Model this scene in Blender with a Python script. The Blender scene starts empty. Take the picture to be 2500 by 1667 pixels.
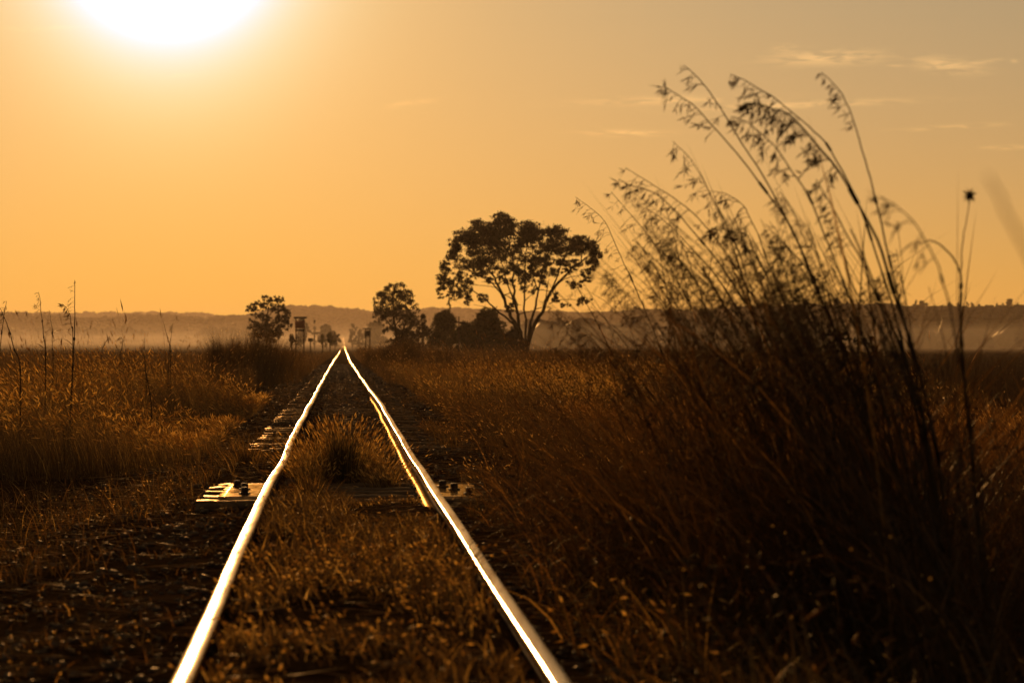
import bpy, math, random
import numpy as np
from mathutils import Vector, Matrix

rng = np.random.default_rng(11)
random.seed(11)
C = bpy.context.scene.collection
PI = math.pi

# ------------------------------------------------------------------ camera model
F = 8000.0            # focal length in pixels of the 2500 px wide photograph
CX, HY = 1250.0, 838.0
CAMZ = 1.0            # metres above the rail top


def at(px, py, Y):
    """point seen at photo pixel (px, py) standing at distance Y"""
    return np.array([(px - CX) / F * Y, Y, CAMZ - (py - HY) / F * Y])


def ip(x, tab):
    return np.interp(x, [t[0] for t in tab], [t[1] for t in tab])


TR_Z = [(0, 0), (9.7, 0), (20, .025), (28, .0), (34, .03), (50, .04), (103, -.05), (226, -.19), (565, -.55), (1240, -.55),
        (2260, .6), (3000, 6.5), (4000, 10), (7000, 14)]
TR_X = [(0, .09), (9.7, .085), (20, .05), (28, .042), (34, .035), (50, .042), (103, -.013), (226, -.085), (565, -.03), (1240, 0), (7000, 0)]


def trz(Y):
    return ip(Y, TR_Z)


def trx(Y):
    return ip(Y, TR_X) - .0515 * np.asarray(Y, float)


def wig(Y, ph=0.0):
    Y = np.asarray(Y, float)
    a = .0055 + .0025 * np.clip((Y - 15) / 60, 0, 1.4)
    return a * (np.sin(Y * 2 * PI / 8.3 + ph) * .6 + np.sin(Y * 2 * PI / 13.7 + 1.3 + ph * .5) * .5 + np.sin(Y * 2 * PI / 31 + 2.1) * .7)


def hsh(ix, iy, s=0):
    n = np.sin(ix * 127.1 + iy * 311.7 + s * 74.7) * 43758.5453
    return n - np.floor(n)


def vnoise(x, y, s=0):
    x = np.asarray(x, float); y = np.asarray(y, float)
    ix, iy = np.floor(x), np.floor(y)
    fx, fy = x - ix, y - iy
    fx = fx * fx * (3 - 2 * fx); fy = fy * fy * (3 - 2 * fy)
    a = hsh(ix, iy, s); b = hsh(ix + 1, iy, s); c = hsh(ix, iy + 1, s); d = hsh(ix + 1, iy + 1, s)
    return (a * (1 - fx) + b * fx) * (1 - fy) + (c * (1 - fx) + d * fx) * fy


def form(u):
    """ground level across the line, relative to the rail top"""
    a = np.abs(u)
    return np.interp(a, [0, .45, .7, 1.25, 2.5, 12, 40], [-.160, -.155, -.165, -.19, -.42, -.42, -.36])


def gz(X, Y):
    u = X - trx(Y)
    n = (vnoise(X * 1.7, Y * .9, 1) - .5) * .05 + (vnoise(X * 5, Y * 3, 2) - .5) * .025
    w = np.clip((np.abs(u) - .2) / 1.0, .25, 1) * np.clip(260 / np.maximum(Y, 1), 0, 1)
    st = lambda a, b, x: np.clip((x - a) / (b - a), 0, 1)
    mid = .085 * st(.575, .54, np.abs(u)) * st(24.5, 19.5, Y) + .045 * st(.5, .3, np.abs(u)) * st(26.8, 28, Y) * st(36, 32, Y)
    lf = .085 * st(-.575, -.55, u) * st(-.36, -.46, u) * (1 - st(90, 130, Y))
    return trz(Y) + form(u) + n * w + np.maximum(np.maximum(mid, lf), .05 * st(.38, .44, u) * st(.57, .55, u) * st(48, 75, Y) * (1 - st(140, 190, Y)))


# ------------------------------------------------------------------ scene helpers
def tag(o, label=None, cat=None, group=None, kind=None):
    if label: o['label'] = label
    if cat: o['category'] = cat
    if group: o['group'] = group
    if kind: o['kind'] = kind
    return o


def empty(name, loc=(0, 0, 0)):
    o = bpy.data.objects.new(name, None)
    o.empty_display_size = .2
    o.location = [float(v) for v in loc]
    C.objects.link(o)
    return o


def mesh_obj(name, V, Fc, mat=None, parent=None, tint=None, smooth=False, origin=None):
    """V (n,3) world coordinates; Fc list of arrays of faces (each (m,3) or (m,4)); origin = parent's location"""
    me = bpy.data.meshes.new(name)
    V = np.asarray(V, np.float32).copy()
    if origin is not None:
        V = V - np.asarray(origin, np.float32)
    if not isinstance(Fc, (list, tuple)): Fc = [Fc]
    Fc = [np.asarray(f, np.int32) for f in Fc if len(f)]
    loops = np.concatenate([f.ravel() for f in Fc])
    tot = np.concatenate([np.full(len(f), f.shape[1], np.int32) for f in Fc])
    st = np.concatenate([[0], np.cumsum(tot)[:-1]]).astype(np.int32)
    me.vertices.add(len(V)); me.vertices.foreach_set('co', V.ravel())
    me.loops.add(len(loops)); me.loops.foreach_set('vertex_index', loops)
    me.polygons.add(len(tot)); me.polygons.foreach_set('loop_start', st)
    me.polygons.foreach_set('loop_total', tot)
    if smooth: me.polygons.foreach_set('use_smooth', np.ones(len(tot), bool))
    if tint is not None:
        at_ = me.attributes.new('tint', 'FLOAT', 'POINT')
        at_.data.foreach_set('value', np.asarray(tint, np.float32))
    me.update(calc_edges=True); me.validate()
    if mat: me.materials.append(mat)
    o = bpy.data.objects.new(name, me)
    C.objects.link(o)
    if parent is not None:
        o.parent = parent
    elif origin is not None:
        o.location = [float(v) for v in origin]
    return o


class MB:
    """collects boxes, tubes and other pieces into one mesh"""
    def __init__(s): s.V = []; s.q = []; s.t = []; s.n = 0; s.tint = []

    def add(s, V, q=None, t=None, tint=.5):
        V = np.asarray(V, float)
        s.V.append(V)
        if q is not None and len(q): s.q.append(np.asarray(q, int) + s.n)
        if t is not None and len(t): s.t.append(np.asarray(t, int) + s.n)
        s.n += len(V); s.tint.append(np.full(len(V), tint) if np.isscalar(tint) else np.asarray(tint))

    def box(s, c, d, rz=0, bev=.0, tint=.5):
        hx, hy, hz = d[0] / 2, d[1] / 2, d[2] / 2
        if bev <= 0:
            P = np.array([[x, y, z] for z in (-hz, hz) for x, y in ((-hx, -hy), (hx, -hy), (hx, hy), (-hx, hy))])
            q = [[3, 2, 1, 0], [4, 5, 6, 7], [0, 1, 5, 4], [1, 2, 6, 5], [2, 3, 7, 6], [3, 0, 4, 7]]
        else:
            b = bev
            ring = lambda ex, ey, z: [[-ex, -ey, z], [ex, -ey, z], [ex, ey, z], [-ex, ey, z]]
            P = np.array(ring(hx - b, hy - b, -hz) + ring(hx, hy, -hz + b) + ring(hx, hy, hz - b) + ring(hx - b, hy - b, hz))
            q = [[3, 2, 1, 0], [12, 13, 14, 15]]
            for k in range(3):
                for i in range(4):
                    j = (i + 1) % 4
                    q.append([k * 4 + i, k * 4 + j, k * 4 + 4 + j, k * 4 + 4 + i])
        cz, sz = math.cos(rz), math.sin(rz)
        R = np.array([[cz, -sz, 0], [sz, cz, 0], [0, 0, 1]])
        s.add(P @ R.T + np.asarray(c, float), q, tint=tint)

    def tube(s, pts, rad, n=6, tint=.5, cap=True):
        P = np.asarray(pts, float); m = len(P)
        rad = np.full(m, rad) if np.isscalar(rad) else np.asarray(rad, float)
        T = np.gradient(P, axis=0); T /= np.maximum(np.linalg.norm(T, axis=1, keepdims=True), 1e-9)
        ref = np.array([0, 1., 0]) if abs(T[:, 1]).mean() < .8 else np.array([1., 0, 0])
        A = np.cross(T, ref); A /= np.maximum(np.linalg.norm(A, axis=1, keepdims=True), 1e-9)
        B = np.cross(T, A)
        th = np.arange(n) * 2 * PI / n
        V = P[:, None] + rad[:, None, None] * (np.cos(th)[None, :, None] * A[:, None] + np.sin(th)[None, :, None] * B[:, None])
        q = []
        i = np.arange(m - 1)[:, None] * n; k = np.arange(n)[None]; k2 = (k + 1) % n
        q = np.stack([i + k, i + k2, i + n + k2, i + n + k], -1).reshape(-1, 4)
        V = V.reshape(-1, 3)
        t = []
        if cap:
            V = np.vstack([V, P[0], P[-1]])
            a, b = m * n, m * n + 1
            t = [[a, (j + 1) % n, j] for j in range(n)] + [[b, (m - 1) * n + j, (m - 1) * n + (j + 1) % n] for j in range(n)]
        s.add(V, q, t, tint)

    def build(s, name, mat, parent=None, smooth=False, origin=None):
        return mesh_obj(name, np.vstack(s.V), [np.vstack(x) for x in (s.q, s.t) if x], mat, parent, np.concatenate(s.tint), smooth, origin)


def smooth_line(pts, n=24):
    P = np.asarray(pts, float)
    Q = np.vstack([2 * P[0] - P[1], P, 2 * P[-1] - P[-2]])
    out = []
    m = len(P) - 1
    for i in range(m):
        p0, p1, p2, p3 = Q[i:i + 4]
        k = max(2, int(round(n / m)))
        for t in np.linspace(0, 1, k, endpoint=False):
            out.append(.5 * ((2 * p1) + (-p0 + p2) * t + (2 * p0 - 5 * p1 + 4 * p2 - p3) * t * t + (-p0 + 3 * p1 - 3 * p2 + p3) * t ** 3))
    out.append(P[-1])
    return np.array(out)


def blades(base, L, th0, th1, az, w, segs=4, tint=None, wdir=None, pw=.8):
    """curved tapering leaf blades: angle from the vertical goes th0 -> th1 along the length"""
    n = len(base)
    L, th0, th1, az, w = [np.broadcast_to(np.asarray(a, float), (n,)) for a in (L, th0, th1, az, w)]
    P = np.zeros((n, segs + 1, 3)); P[:, 0] = base
    for k in range(segs):
        f = (k + .5) / segs
        th = th0 + (th1 - th0) * f ** 1.4
        d = np.stack([np.sin(th) * np.cos(az), np.sin(th) * np.sin(az), np.cos(th)], -1)
        P[:, k + 1] = P[:, k] + d * (L / segs)[:, None]
    wa = rng.uniform(0, PI, n) if wdir is None else np.broadcast_to(wdir, (n,))
    W = np.stack([np.cos(wa), np.sin(wa), rng.uniform(-.3, .3, n)], -1)
    V = np.zeros((n, 2 * segs + 1, 3))
    for k in range(segs):
        t = k / segs
        ww = w * (1 - t) ** pw * (.65 + .35 * min(1, t * 4)) * .5
        V[:, 2 * k] = P[:, k] - W * ww[:, None]
        V[:, 2 * k + 1] = P[:, k] + W * ww[:, None]
    V[:, 2 * segs] = P[:, segs]
    nv = 2 * segs + 1
    off = np.arange(n)[:, None] * nv
    q = np.concatenate([off + np.array([[2 * k, 2 * k + 1, 2 * k + 3, 2 * k + 2]]) for k in range(segs - 1)]) if segs > 1 else np.zeros((0, 4), int)
    t = off + np.array([[2 * segs - 2, 2 * segs - 1, 2 * segs]])
    if tint is None: tint = rng.uniform(0, 1, n)
    return V.reshape(-1, 3), q, t, np.repeat(np.broadcast_to(tint, (n,)), nv), P


def spindles(a, b, w, tint, cross=True):
    """seed heads / spikelets: slender four-sided spindles from a to b"""
    n = len(a); D = b - a
    r = rng.normal(size=(n, 3)); A = np.cross(D, r); A /= np.maximum(np.linalg.norm(A, axis=1, keepdims=True), 1e-9)
    B = np.cross(D, A); B /= np.maximum(np.linalg.norm(B, axis=1, keepdims=True), 1e-9)
    m = a + D * .4; w = np.broadcast_to(np.asarray(w, float), (n,))[:, None] * .5
    V = np.stack([a, m + A * w, m + B * w, m - A * w, m - B * w, b], 1)
    off = np.arange(n)[:, None] * 6
    t = np.concatenate([off + np.array([f]) for f in ([0, 2, 1], [0, 3, 2], [0, 4, 3], [0, 1, 4], [5, 1, 2], [5, 2, 3], [5, 3, 4], [5, 4, 1])])
    return V.reshape(-1, 3), t, np.repeat(np.broadcast_to(tint, (n,)), 6)


# ------------------------------------------------------------------ materials
def new_mat(name):
    m = bpy.data.materials.new(name); m.use_nodes = True
    nt = m.node_tree; nt.nodes.clear()
    return m, nt, nt.nodes.new('ShaderNodeOutputMaterial')


def ramp(nt, stops, fac):
    r = nt.nodes.new('ShaderNodeValToRGB')
    e = r.color_ramp.elements
    while len(e) < len(stops): e.new(.5)
    for el, (p, c) in zip(e, stops):
        el.position = p; el.color = (*c, 1)
    nt.links.new(fac, r.inputs[0])
    return r.outputs[0]


def leaf_mat(name, stops, trans=.5, gloss=.06, rough=.4, tboost=1.0):
    """thin plant tissue: lit from the front by diffuse reflection, from behind by translucency"""
    m, nt, out = new_mat(name)
    a = nt.nodes.new('ShaderNodeAttribute'); a.attribute_name = 'tint'
    col = ramp(nt, stops, a.outputs['Fac'])
    d = nt.nodes.new('ShaderNodeBsdfDiffuse'); t = nt.nodes.new('ShaderNodeBsdfTranslucent')
    nt.links.new(col, d.inputs[0])
    mul = nt.nodes.new('ShaderNodeMix'); mul.data_type = 'RGBA'; mul.blend_type = 'MULTIPLY'; mul.inputs[0].default_value = 1
    nt.links.new(col, mul.inputs[6]); mul.inputs[7].default_value = (1.15 * tboost, 1.0 * tboost, .7 * tboost, 1)
    nt.links.new(mul.outputs[2], t.inputs[0])
    x = nt.nodes.new('ShaderNodeMixShader'); x.inputs[0].default_value = trans
    nt.links.new(d.outputs[0], x.inputs[1]); nt.links.new(t.outputs[0], x.inputs[2])
    g = nt.nodes.new('ShaderNodeBsdfGlossy'); g.inputs['Roughness'].default_value = rough; g.inputs[0].default_value = (1, .9, .75, 1)
    y = nt.nodes.new('ShaderNodeMixShader'); y.inputs[0].default_value = gloss
    nt.links.new(x.outputs[0], y.inputs[1]); nt.links.new(g.outputs[0], y.inputs[2])
    nt.links.new(y.outputs[0], out.inputs[0])
    return m


def pbr(name, stops, scale=8.0, rough=(.6, .9), metal=0.0, bump=.3, spec=.5, coords='Object', stretch=(1, 1, 1), detail=6):
    m, nt, out = new_mat(name)
    b = nt.nodes.new('ShaderNodeBsdfPrincipled')
    tc = nt.nodes.new('ShaderNodeTexCoord'); mp = nt.nodes.new('ShaderNodeMapping')
    mp.inputs['Scale'].default_value = stretch
    nt.links.new(tc.outputs[coords], mp.inputs[0])
    n = nt.nodes.new('ShaderNodeTexNoise'); n.inputs['Scale'].default_value = scale; n.inputs['Detail'].default_value = detail
    nt.links.new(mp.outputs[0], n.inputs['Vector'])
    nt.links.new(ramp(nt, stops, n.outputs[0]), b.inputs['Base Color'])
    mr = nt.nodes.new('ShaderNodeMapRange'); mr.inputs[1].default_value = .3; mr.inputs[2].default_value = .7
    mr.inputs[3].default_value = rough[0]; mr.inputs[4].default_value = rough[1]
    nt.links.new(n.outputs[0], mr.inputs[0]); nt.links.new(mr.outputs[0], b.inputs['Roughness'])
    b.inputs['Metallic'].default_value = metal
    b.inputs['Specular IOR Level'].default_value = spec
    if bump:
        bp = nt.nodes.new('ShaderNodeBump'); bp.inputs['Strength'].default_value = bump; bp.inputs['Distance'].default_value = .02
        nt.links.new(n.outputs[0], bp.inputs['Height']); nt.links.new(bp.outputs[0], b.inputs['Normal'])
    nt.links.new(b.outputs[0], out.inputs[0])
    return m


def sheen(name, base, gl, scale, rough, share, bump=.2, stretch=(1, 1, 1)):
    """worn surface: a diffuse body under a glossy coat of constant strength"""
    m, nt, out = new_mat(name)
    tc = nt.nodes.new('ShaderNodeTexCoord'); mp = nt.nodes.new('ShaderNodeMapping'); mp.inputs['Scale'].default_value = stretch
    nt.links.new(tc.outputs['Object'], mp.inputs[0])
    n = nt.nodes.new('ShaderNodeTexNoise'); n.inputs['Scale'].default_value = scale; n.inputs['Detail'].default_value = 7
    nt.links.new(mp.outputs[0], n.inputs['Vector'])
    d = nt.nodes.new('ShaderNodeBsdfDiffuse'); g = nt.nodes.new('ShaderNodeBsdfGlossy')
    nt.links.new(ramp(nt, base, n.outputs[0]), d.inputs[0]); nt.links.new(ramp(nt, gl, n.outputs[0]), g.inputs[0])
    mr = nt.nodes.new('ShaderNodeMapRange'); mr.inputs[1].default_value = .3; mr.inputs[2].default_value = .7
    mr.inputs[3].default_value = rough[0]; mr.inputs[4].default_value = rough[1]
    nt.links.new(n.outputs[0], mr.inputs[0]); nt.links.new(mr.outputs[0], g.inputs['Roughness'])
    if bump:
        bp = nt.nodes.new('ShaderNodeBump'); bp.inputs['Strength'].default_value = bump; bp.inputs['Distance'].default_value = .02
        nt.links.new(n.outputs[0], bp.inputs['Height'])
        for q in (d, g): nt.links.new(bp.outputs[0], q.inputs['Normal'])
    x = nt.nodes.new('ShaderNodeMixShader'); x.inputs[0].default_value = share
    nt.links.new(d.outputs[0], x.inputs[1]); nt.links.new(g.outputs[0], x.inputs[2]); nt.links.new(x.outputs[0], out.inputs[0])
    return m


M = {}
M['soil'] = pbr('soil', [(.3, (.011, .006, .003)), (.55, (.032, .019, .009)), (.8, (.075, .045, .022))], 2.2, (.9, 1), 0, .6, 0, detail=10)
M['stone'] = sheen('ballast_stone', [(.3, (.018, .014, .010)), (.7, (.06, .045, .032))], [(.3, (.5, .42, .34)), (.7, (.8, .7, .6))], 30, (.36, .5), .085, .3)
M['rail_top'] = sheen('polished_rail', [(.3, (.20, .15, .11)), (.7, (.3, .24, .18))], [(.35, (.62, .51, .38)), (.65, (.82, .70, .54))], 3, (.13, .22), .92, .015, (8, .25, 8))
M['rail_rust'] = pbr('rusty_rail', [(.3, (.09, .04, .02)), (.7, (.22, .11, .05))], 12, (.45, .7), .35, .3, .5)
M['flange'] = sheen('worn_flange', [(.3, (.10, .055, .025)), (.7, (.22, .13, .06))], [(.3, (.07, .042, .02)), (.7, (.19, .125, .06))], 9, (.22, .32), .2, .12)
M['timber'] = sheen('grey_timber', [(.3, (.03, .022, .015)), (.7, (.12, .09, .06))], [(.3, (.2, .15, .1)), (.7, (.8, .62, .42))], 3, (.2, .4), .075, .4, (1, 14, 8))
M['plate'] = sheen('worn_plate', [(.3, (.10, .06, .03)), (.7, (.3, .2, .11))], [(.36, (.10, .06, .025)), (.46, (.52, .37, .19)), (.7, (.72, .54, .31))], 10, (.05, .11), .8, .03, (1, .6, 1))
M['iron'] = pbr('dark_iron', [(.3, (.02, .014, .01)), (.7, (.06, .04, .03))], 30, (.6, .85), .3, .3, .3)
M['straw'] = leaf_mat('straw', [(0, (.12, .075, .034)), (1, (.38, .26, .12))], .4, .05, .4)
M['gold_grass'] = leaf_mat('gold_grass', [(0, (.026, .015, .005)), (.55, (.085, .05, .015)), (.85, (.27, .175, .056)), (1, (.62, .45, .18))], .6, .04, .4, 1.0)
M['brown_grass'] = leaf_mat('brown_grass', [(0, (.02, .011, .004)), (.6, (.065, .036, .010)), (1, (.27, .165, .05))], .5, .04, .4)
M['red_grass'] = leaf_mat('red_grass', [(0, (.05, .023, .007)), (.6, (.15, .07, .018)), (1, (.36, .20, .05))], .55, .03, .4)
M['dark_crop'] = leaf_mat('dark_crop', [(0, (.012, .008, .004)), (.93, (.04, .022, .010)), (1, (.16, .09, .04))], .3, .02, .5)
M['reed'] = leaf_mat('tall_grass', [(0, (.022, .012, .005)), (.6, (.08, .042, .013)), (1, (.30, .16, .045))], .5, .025, .4)
M['weed'] = leaf_mat('weed', [(0, (.024, .02, .006)), (.45, (.07, .042, .012)), (.8, (.17, .082, .022)), (1, (.55, .35, .1))], .5, .03, .4)
M['tuft'] = leaf_mat('green_tuft', [(0, (.02, .022, .006)), (.7, (.05, .045, .012)), (1, (.16, .10, .03))], .4, .05, .35)
M['seed'] = leaf_mat('seed', [(0, (.10, .06, .025)), (1, (.30, .19, .08))], .4, .04, .4)
M['fluff'] = leaf_mat('fluff', [(0, (.12, .075, .026)), (.5, (.46, .33, .125)), (1, (.97, .83, .48))], .78, .03, .4)
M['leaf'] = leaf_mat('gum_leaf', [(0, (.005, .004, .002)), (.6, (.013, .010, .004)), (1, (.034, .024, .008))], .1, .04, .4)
M['bush_leaf'] = leaf_mat('bush_leaf', [(0, (.012, .013, .003)), (.6, (.032, .032, .007)), (1, (.07, .062, .013))], .35, .03, .4)
M['bark'] = pbr('bark', [(.3, (.015, .010, .007)), (.7, (.045, .03, .02))], 6, (.9, 1), 0, .5, .0, stretch=(3, 3, .6))
M['hill'] = pbr('hill_scrub', [(.3, (.03, .026, .012)), (.7, (.075, .06, .03))], .01, (.95, 1), 0, 0, 0)
M['red_board'] = pbr('red_board', [(.3, (.22, .05, .025)), (.7, (.30, .08, .035))], 3, (.5, .7), 0, .1, .4)
M['dark_board'] = pbr('dark_board', [(.3, (.02, .018, .012)), (.7, (.045, .035, .022))], 3, (.5, .7), 0, .1, .4)
M['post'] = pbr('post', [(.3, (.05, .032, .02)), (.7, (.11, .07, .04))], 5, (.6, .9), 0, .3, .3, stretch=(3, 3, .5))

# ------------------------------------------------------------------ ground, one sheet to the horizon
Yr = np.concatenate([np.arange(-6, 60, .3), np.arange(60, 140, 1.2), np.arange(140, 420, 4), np.arange(420, 1400, 20), np.geomspace(1400, 9000, 60)])
ur = np.concatenate([-np.geomspace(3500, 8, 60), np.arange(-7.6, -1.25, .2), np.arange(-1.2, 1.21, .03), np.arange(1.4, 7.7, .2), np.geomspace(8, 3500, 60)])
XX = trx(Yr)[:, None] + ur[None, :]
YY = np.broadcast_to(Yr[:, None], XX.shape)
ZZ = gz(XX, YY)
nr, nc = XX.shape
i = np.arange(nr - 1)[:, None] * nc + np.arange(nc - 1)[None]
gq = np.stack([i, i + 1, i + nc + 1, i + nc], -1).reshape(-1, 4)
tag(mesh_obj('ground', np.stack([XX, YY, ZZ], -1).reshape(-1, 3), gq, M['soil'], smooth=True),
    'dark stony soil of the plain and the rail bed', kind='structure')

# ------------------------------------------------------------------ hills
def hill(name, label, Y, tab, depth, seed, ntree, tsize):
    pxs = np.arange(tab[0][0], tab[-1][0] + 1, 3.0)
    top = ip(pxs, tab)
    if not np.isscalar(Y): Y = ip(pxs, Y)
    z = CAMZ - (top - HY) / F * Y + (vnoise(pxs / 22., pxs * 0, seed) - .5) * 3 * Y / 5000 + (vnoise(pxs / 5., pxs * 0, seed + 1) - .5) * 1.2 * Y / 5000
    X = (pxs - CX) / F * Y
    prof = [(-1.0, -.12), (-.75, .10), (-.5, .38), (-.28, .70), (-.1, .93), (0, 1.0), (.25, .9), (.6, .5), (1.0, -.2)]
    rows = []
    for k, (dy, h) in enumerate(prof):
        nn = (vnoise(X / 60., np.full_like(X, k * 3.1), seed + 5) - .5)
        rows.append(np.stack([X, Y + dy * depth + nn * depth * .12, np.where(h == 1, z, z * h + nn * 4 * (h < .99) * (h > 0))], -1))
    V = np.concatenate(rows); n = len(X)
    i = np.arange(len(prof) - 1)[:, None] * n + np.arange(n - 1)[None]
    q = np.stack([i, i + 1, i + n + 1, i + n], -1).reshape(-1, 4)
    tag(mesh_obj(name, V, q, M['hill'], smooth=True), label, kind='structure')
    # scrub that covers the slope and roughens the ridge, far too many to count
    R = V.reshape(len(prof), n, 3)
    a = rng.uniform(0, n - 1.01, ntree); r = rng.uniform(0.6, 5.0, ntree)
    r[: ntree // 2] = rng.uniform(4.2, 5.05, ntree // 2)
    ia, ir = a.astype(int), np.minimum(r.astype(int), len(prof) - 2)
    fa, fr = (a - ia)[:, None], (r - ir)[:, None]
    P = (R[ir, ia] * (1 - fa) + R[ir, ia + 1] * fa) * (1 - fr) + (R[ir + 1, ia] * (1 - fa) + R[ir + 1, ia + 1] * fa) * fr
    return P


ico_t = (1 + 5 ** .5) / 2
ICO = np.array([(-1, ico_t, 0), (1, ico_t, 0), (-1, -ico_t, 0), (1, -ico_t, 0), (0, -1, ico_t), (0, 1, ico_t), (0, -1, -ico_t), (0, 1, -ico_t),
                (ico_t, 0, -1), (ico_t, 0, 1), (-ico_t, 0, -1), (-ico_t, 0, 1)]); ICO /= np.linalg.norm(ICO[0])
ICOF = np.array([(0, 11, 5), (0, 5, 1), (0, 1, 7), (0, 7, 10), (0, 10, 11), (1, 5, 9), (5, 11, 4), (11, 10, 2), (10, 7, 6), (7, 1, 8),
                 (3, 9, 4), (3, 4, 2), (3, 2, 6), (3, 6, 8), (3, 8, 9), (4, 9, 5), (2, 4, 11), (6, 2, 10), (8, 6, 7), (9, 8, 1)])


def icos(P, S, jit=.25):
    n = len(P); S = np.asarray(S, float)
    if S.ndim == 1: S = np.stack([S] * 3, -1)
    V = ICO[None] * (1 + rng.uniform(-jit, jit, (n, 12, 1)))
    a = rng.uniform(0, 2 * PI, n); c, s = np.cos(a), np.sin(a)
    x = V[..., 0] * c[:, None] - V[..., 1] * s[:, None]; y = V[..., 0] * s[:, None] + V[..., 1] * c[:, None]
    V = np.stack([x, y, V[..., 2]], -1) * S[:, None] + P[:, None]
    t = (np.arange(n)[:, None, None] * 12 + ICOF[None]).reshape(-1, 3)
    return V.reshape(-1, 3), t


hillP = []
hillP.append((hill('hills', 'palest and farthest low ridge in the haze', 5600, [(-500, 776), (60, 769), (200, 767), (350, 765), (470, 767), (560, 776), (640, 787), (800, 800), (1000, 815)], 500, 3, 2400, 1), (2.2, 4.2)))
hillP.append((hill('hills', 'hazy wooded slope in front of the palest ridge', 3700, [(-500, 764), (-100, 767), (22, 770), (75, 771), (143, 775), (223, 786), (280, 779), (330, 773), (417, 773), (446, 779), (520, 779), (604, 776), (640, 780), (700, 788), (800, 806), (900, 820)], 420, 13, 2600, 1), (2.0, 4.0)))
hillP.append((hill('hills', 'rounded hazy hill behind the vanishing rails', 4100, [(480, 806), (560, 790), (620, 772), (665, 758), (707, 753), (742, 751), (780, 752), (824, 755), (862, 760), (905, 766), (960, 768), (1000, 762), (1043, 758), (1076, 755), (1115, 757), (1166, 760), (1260, 764), (1400, 776), (1500, 800)], 450, 23, 2400, 1), (2.0, 4.0)))
hillP.append((hill('hills', 'long dark level ridge with trees along its skyline', [(1120, 4200), (1500, 2800), (2000, 1550), (3000, 1300)], [(1120, 800), (1200, 776), (1270, 763), (1330, 761), (1408, 762), (1480, 763), (1550, 756), (1638, 760), (1691, 760), (1796, 753), (1866, 750), (1965, 748), (2150, 748), (2220, 750), (2326, 752), (2500, 751), (2700, 748), (3000, 750)], 150, 33, 3600, 1), (.7, 1.5)))
V, T = [], []; n0 = 0
for P, (a, b) in hillP:
    s = rng.uniform(a, b, len(P))
    v, t = icos(P + np.stack([s * 0, s * 0, s * .25], -1), np.stack([s * 1.15, s, s * .9], -1), .3)
    V.append(v); T.append(t + n0); n0 += len(v)
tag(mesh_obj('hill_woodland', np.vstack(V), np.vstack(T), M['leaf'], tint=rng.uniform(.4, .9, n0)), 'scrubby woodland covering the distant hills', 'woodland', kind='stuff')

# ------------------------------------------------------------------ rails
RY = np.concatenate([np.arange(3, 60, .25), np.arange(60, 160, .6), np.arange(160, 500, 3), np.arange(500, 3300, 20)])


def sweep(name, prof, side, mat, parent, ph, smooth=False):
    prof = np.array(prof); n = len(prof)
    cx = trx(RY) + side * .565 + wig(RY, ph); cz = trz(RY) + wig(RY + 4, ph + 1) * .55
    V = np.stack([cx[:, None] + prof[None, :, 0], np.broadcast_to(RY[:, None], (len(RY), n)), cz[:, None] + prof[None, :, 1]], -1).reshape(-1, 3)
    i = np.arange(len(RY) - 1)[:, None] * n; k = np.arange(n)[None]; k2 = (k + 1) % n
    q = np.stack([i + k, i + k2, i + n + k2, i + n + k], -1).reshape(-1, 4)
    cap = np.array([[0, j, j + 1] for j in range(1, n - 1)])
    return mesh_obj(name, V, [q, cap], mat, parent, smooth=smooth)


head = [(-.0315, -.034), (-.0325, -.012), (-.0290, -.004), (-.022, -.0012), (-.010, 0), (.010, 0), (.022, -.0012), (.0290, -.004), (.0325, -.012), (.0315, -.034)]
web = [(-.0095, -.036), (.0095, -.036), (.0085, -.117), (-.0085, -.117)]
foot = [(-.0635, -.131), (-.0635, -.137), (.0635, -.137), (.0635, -.131), (.012, -.119), (-.012, -.119)]
for side, lab in ((-1, 'bright rail glaring almost white in the low sun'), (1, 'duller golden rail with its ragged flange showing')):
    r = empty('rail'); tag(r, lab, 'rail')
    sweep('rail_head', head, side, M['rail_top'], r, side)
    sweep('rail_web', web, side, M['rail_rust'], r, side)
    sweep('rail_foot', [(-.082, -.126), (-.082, -.137)] + foot[2:5] + [(-.012, -.117)] if side > 0 else foot, side, M['flange'], r, side)

# ------------------------------------------------------------------ sleepers
def sleeper_mesh(seed):
    r = np.random.default_rng(seed)
    mb = MB()
    nx = 24; xs = np.linspace(-1.06, 1.06, nx)
    prof = [(-.115, -.12), (-.115, -.012), (-.10, 0), (.10, 0), (.115, -.012), (.115, -.12)]
    V = []
    for x in xs:
        dz = r.uniform(-.006, .004); dy = r.uniform(-.006, .006)
        e = .03 * (abs(x) > 1.0)
        V += [(x, y * (1 - e) + dy, z + (dz if z > -.05 else 0) - e * .1) for y, z in prof]
    n = len(prof)
    q = [[a * n + k, a * n + (k + 1) % n, (a + 1) * n + (k + 1) % n, (a + 1) * n + k] for a in range(nx - 1) for k in range(n)]
    t = [[0, j + 1, j] for j in range(1, n - 1)] + [[(nx - 1) * n, (nx - 1) * n + j, (nx - 1) * n + j + 1] for j in range(1, n - 1)]
    mb.add(np.array(V), q, t)
    return mb.build('sleeper', M['timber'])


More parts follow.
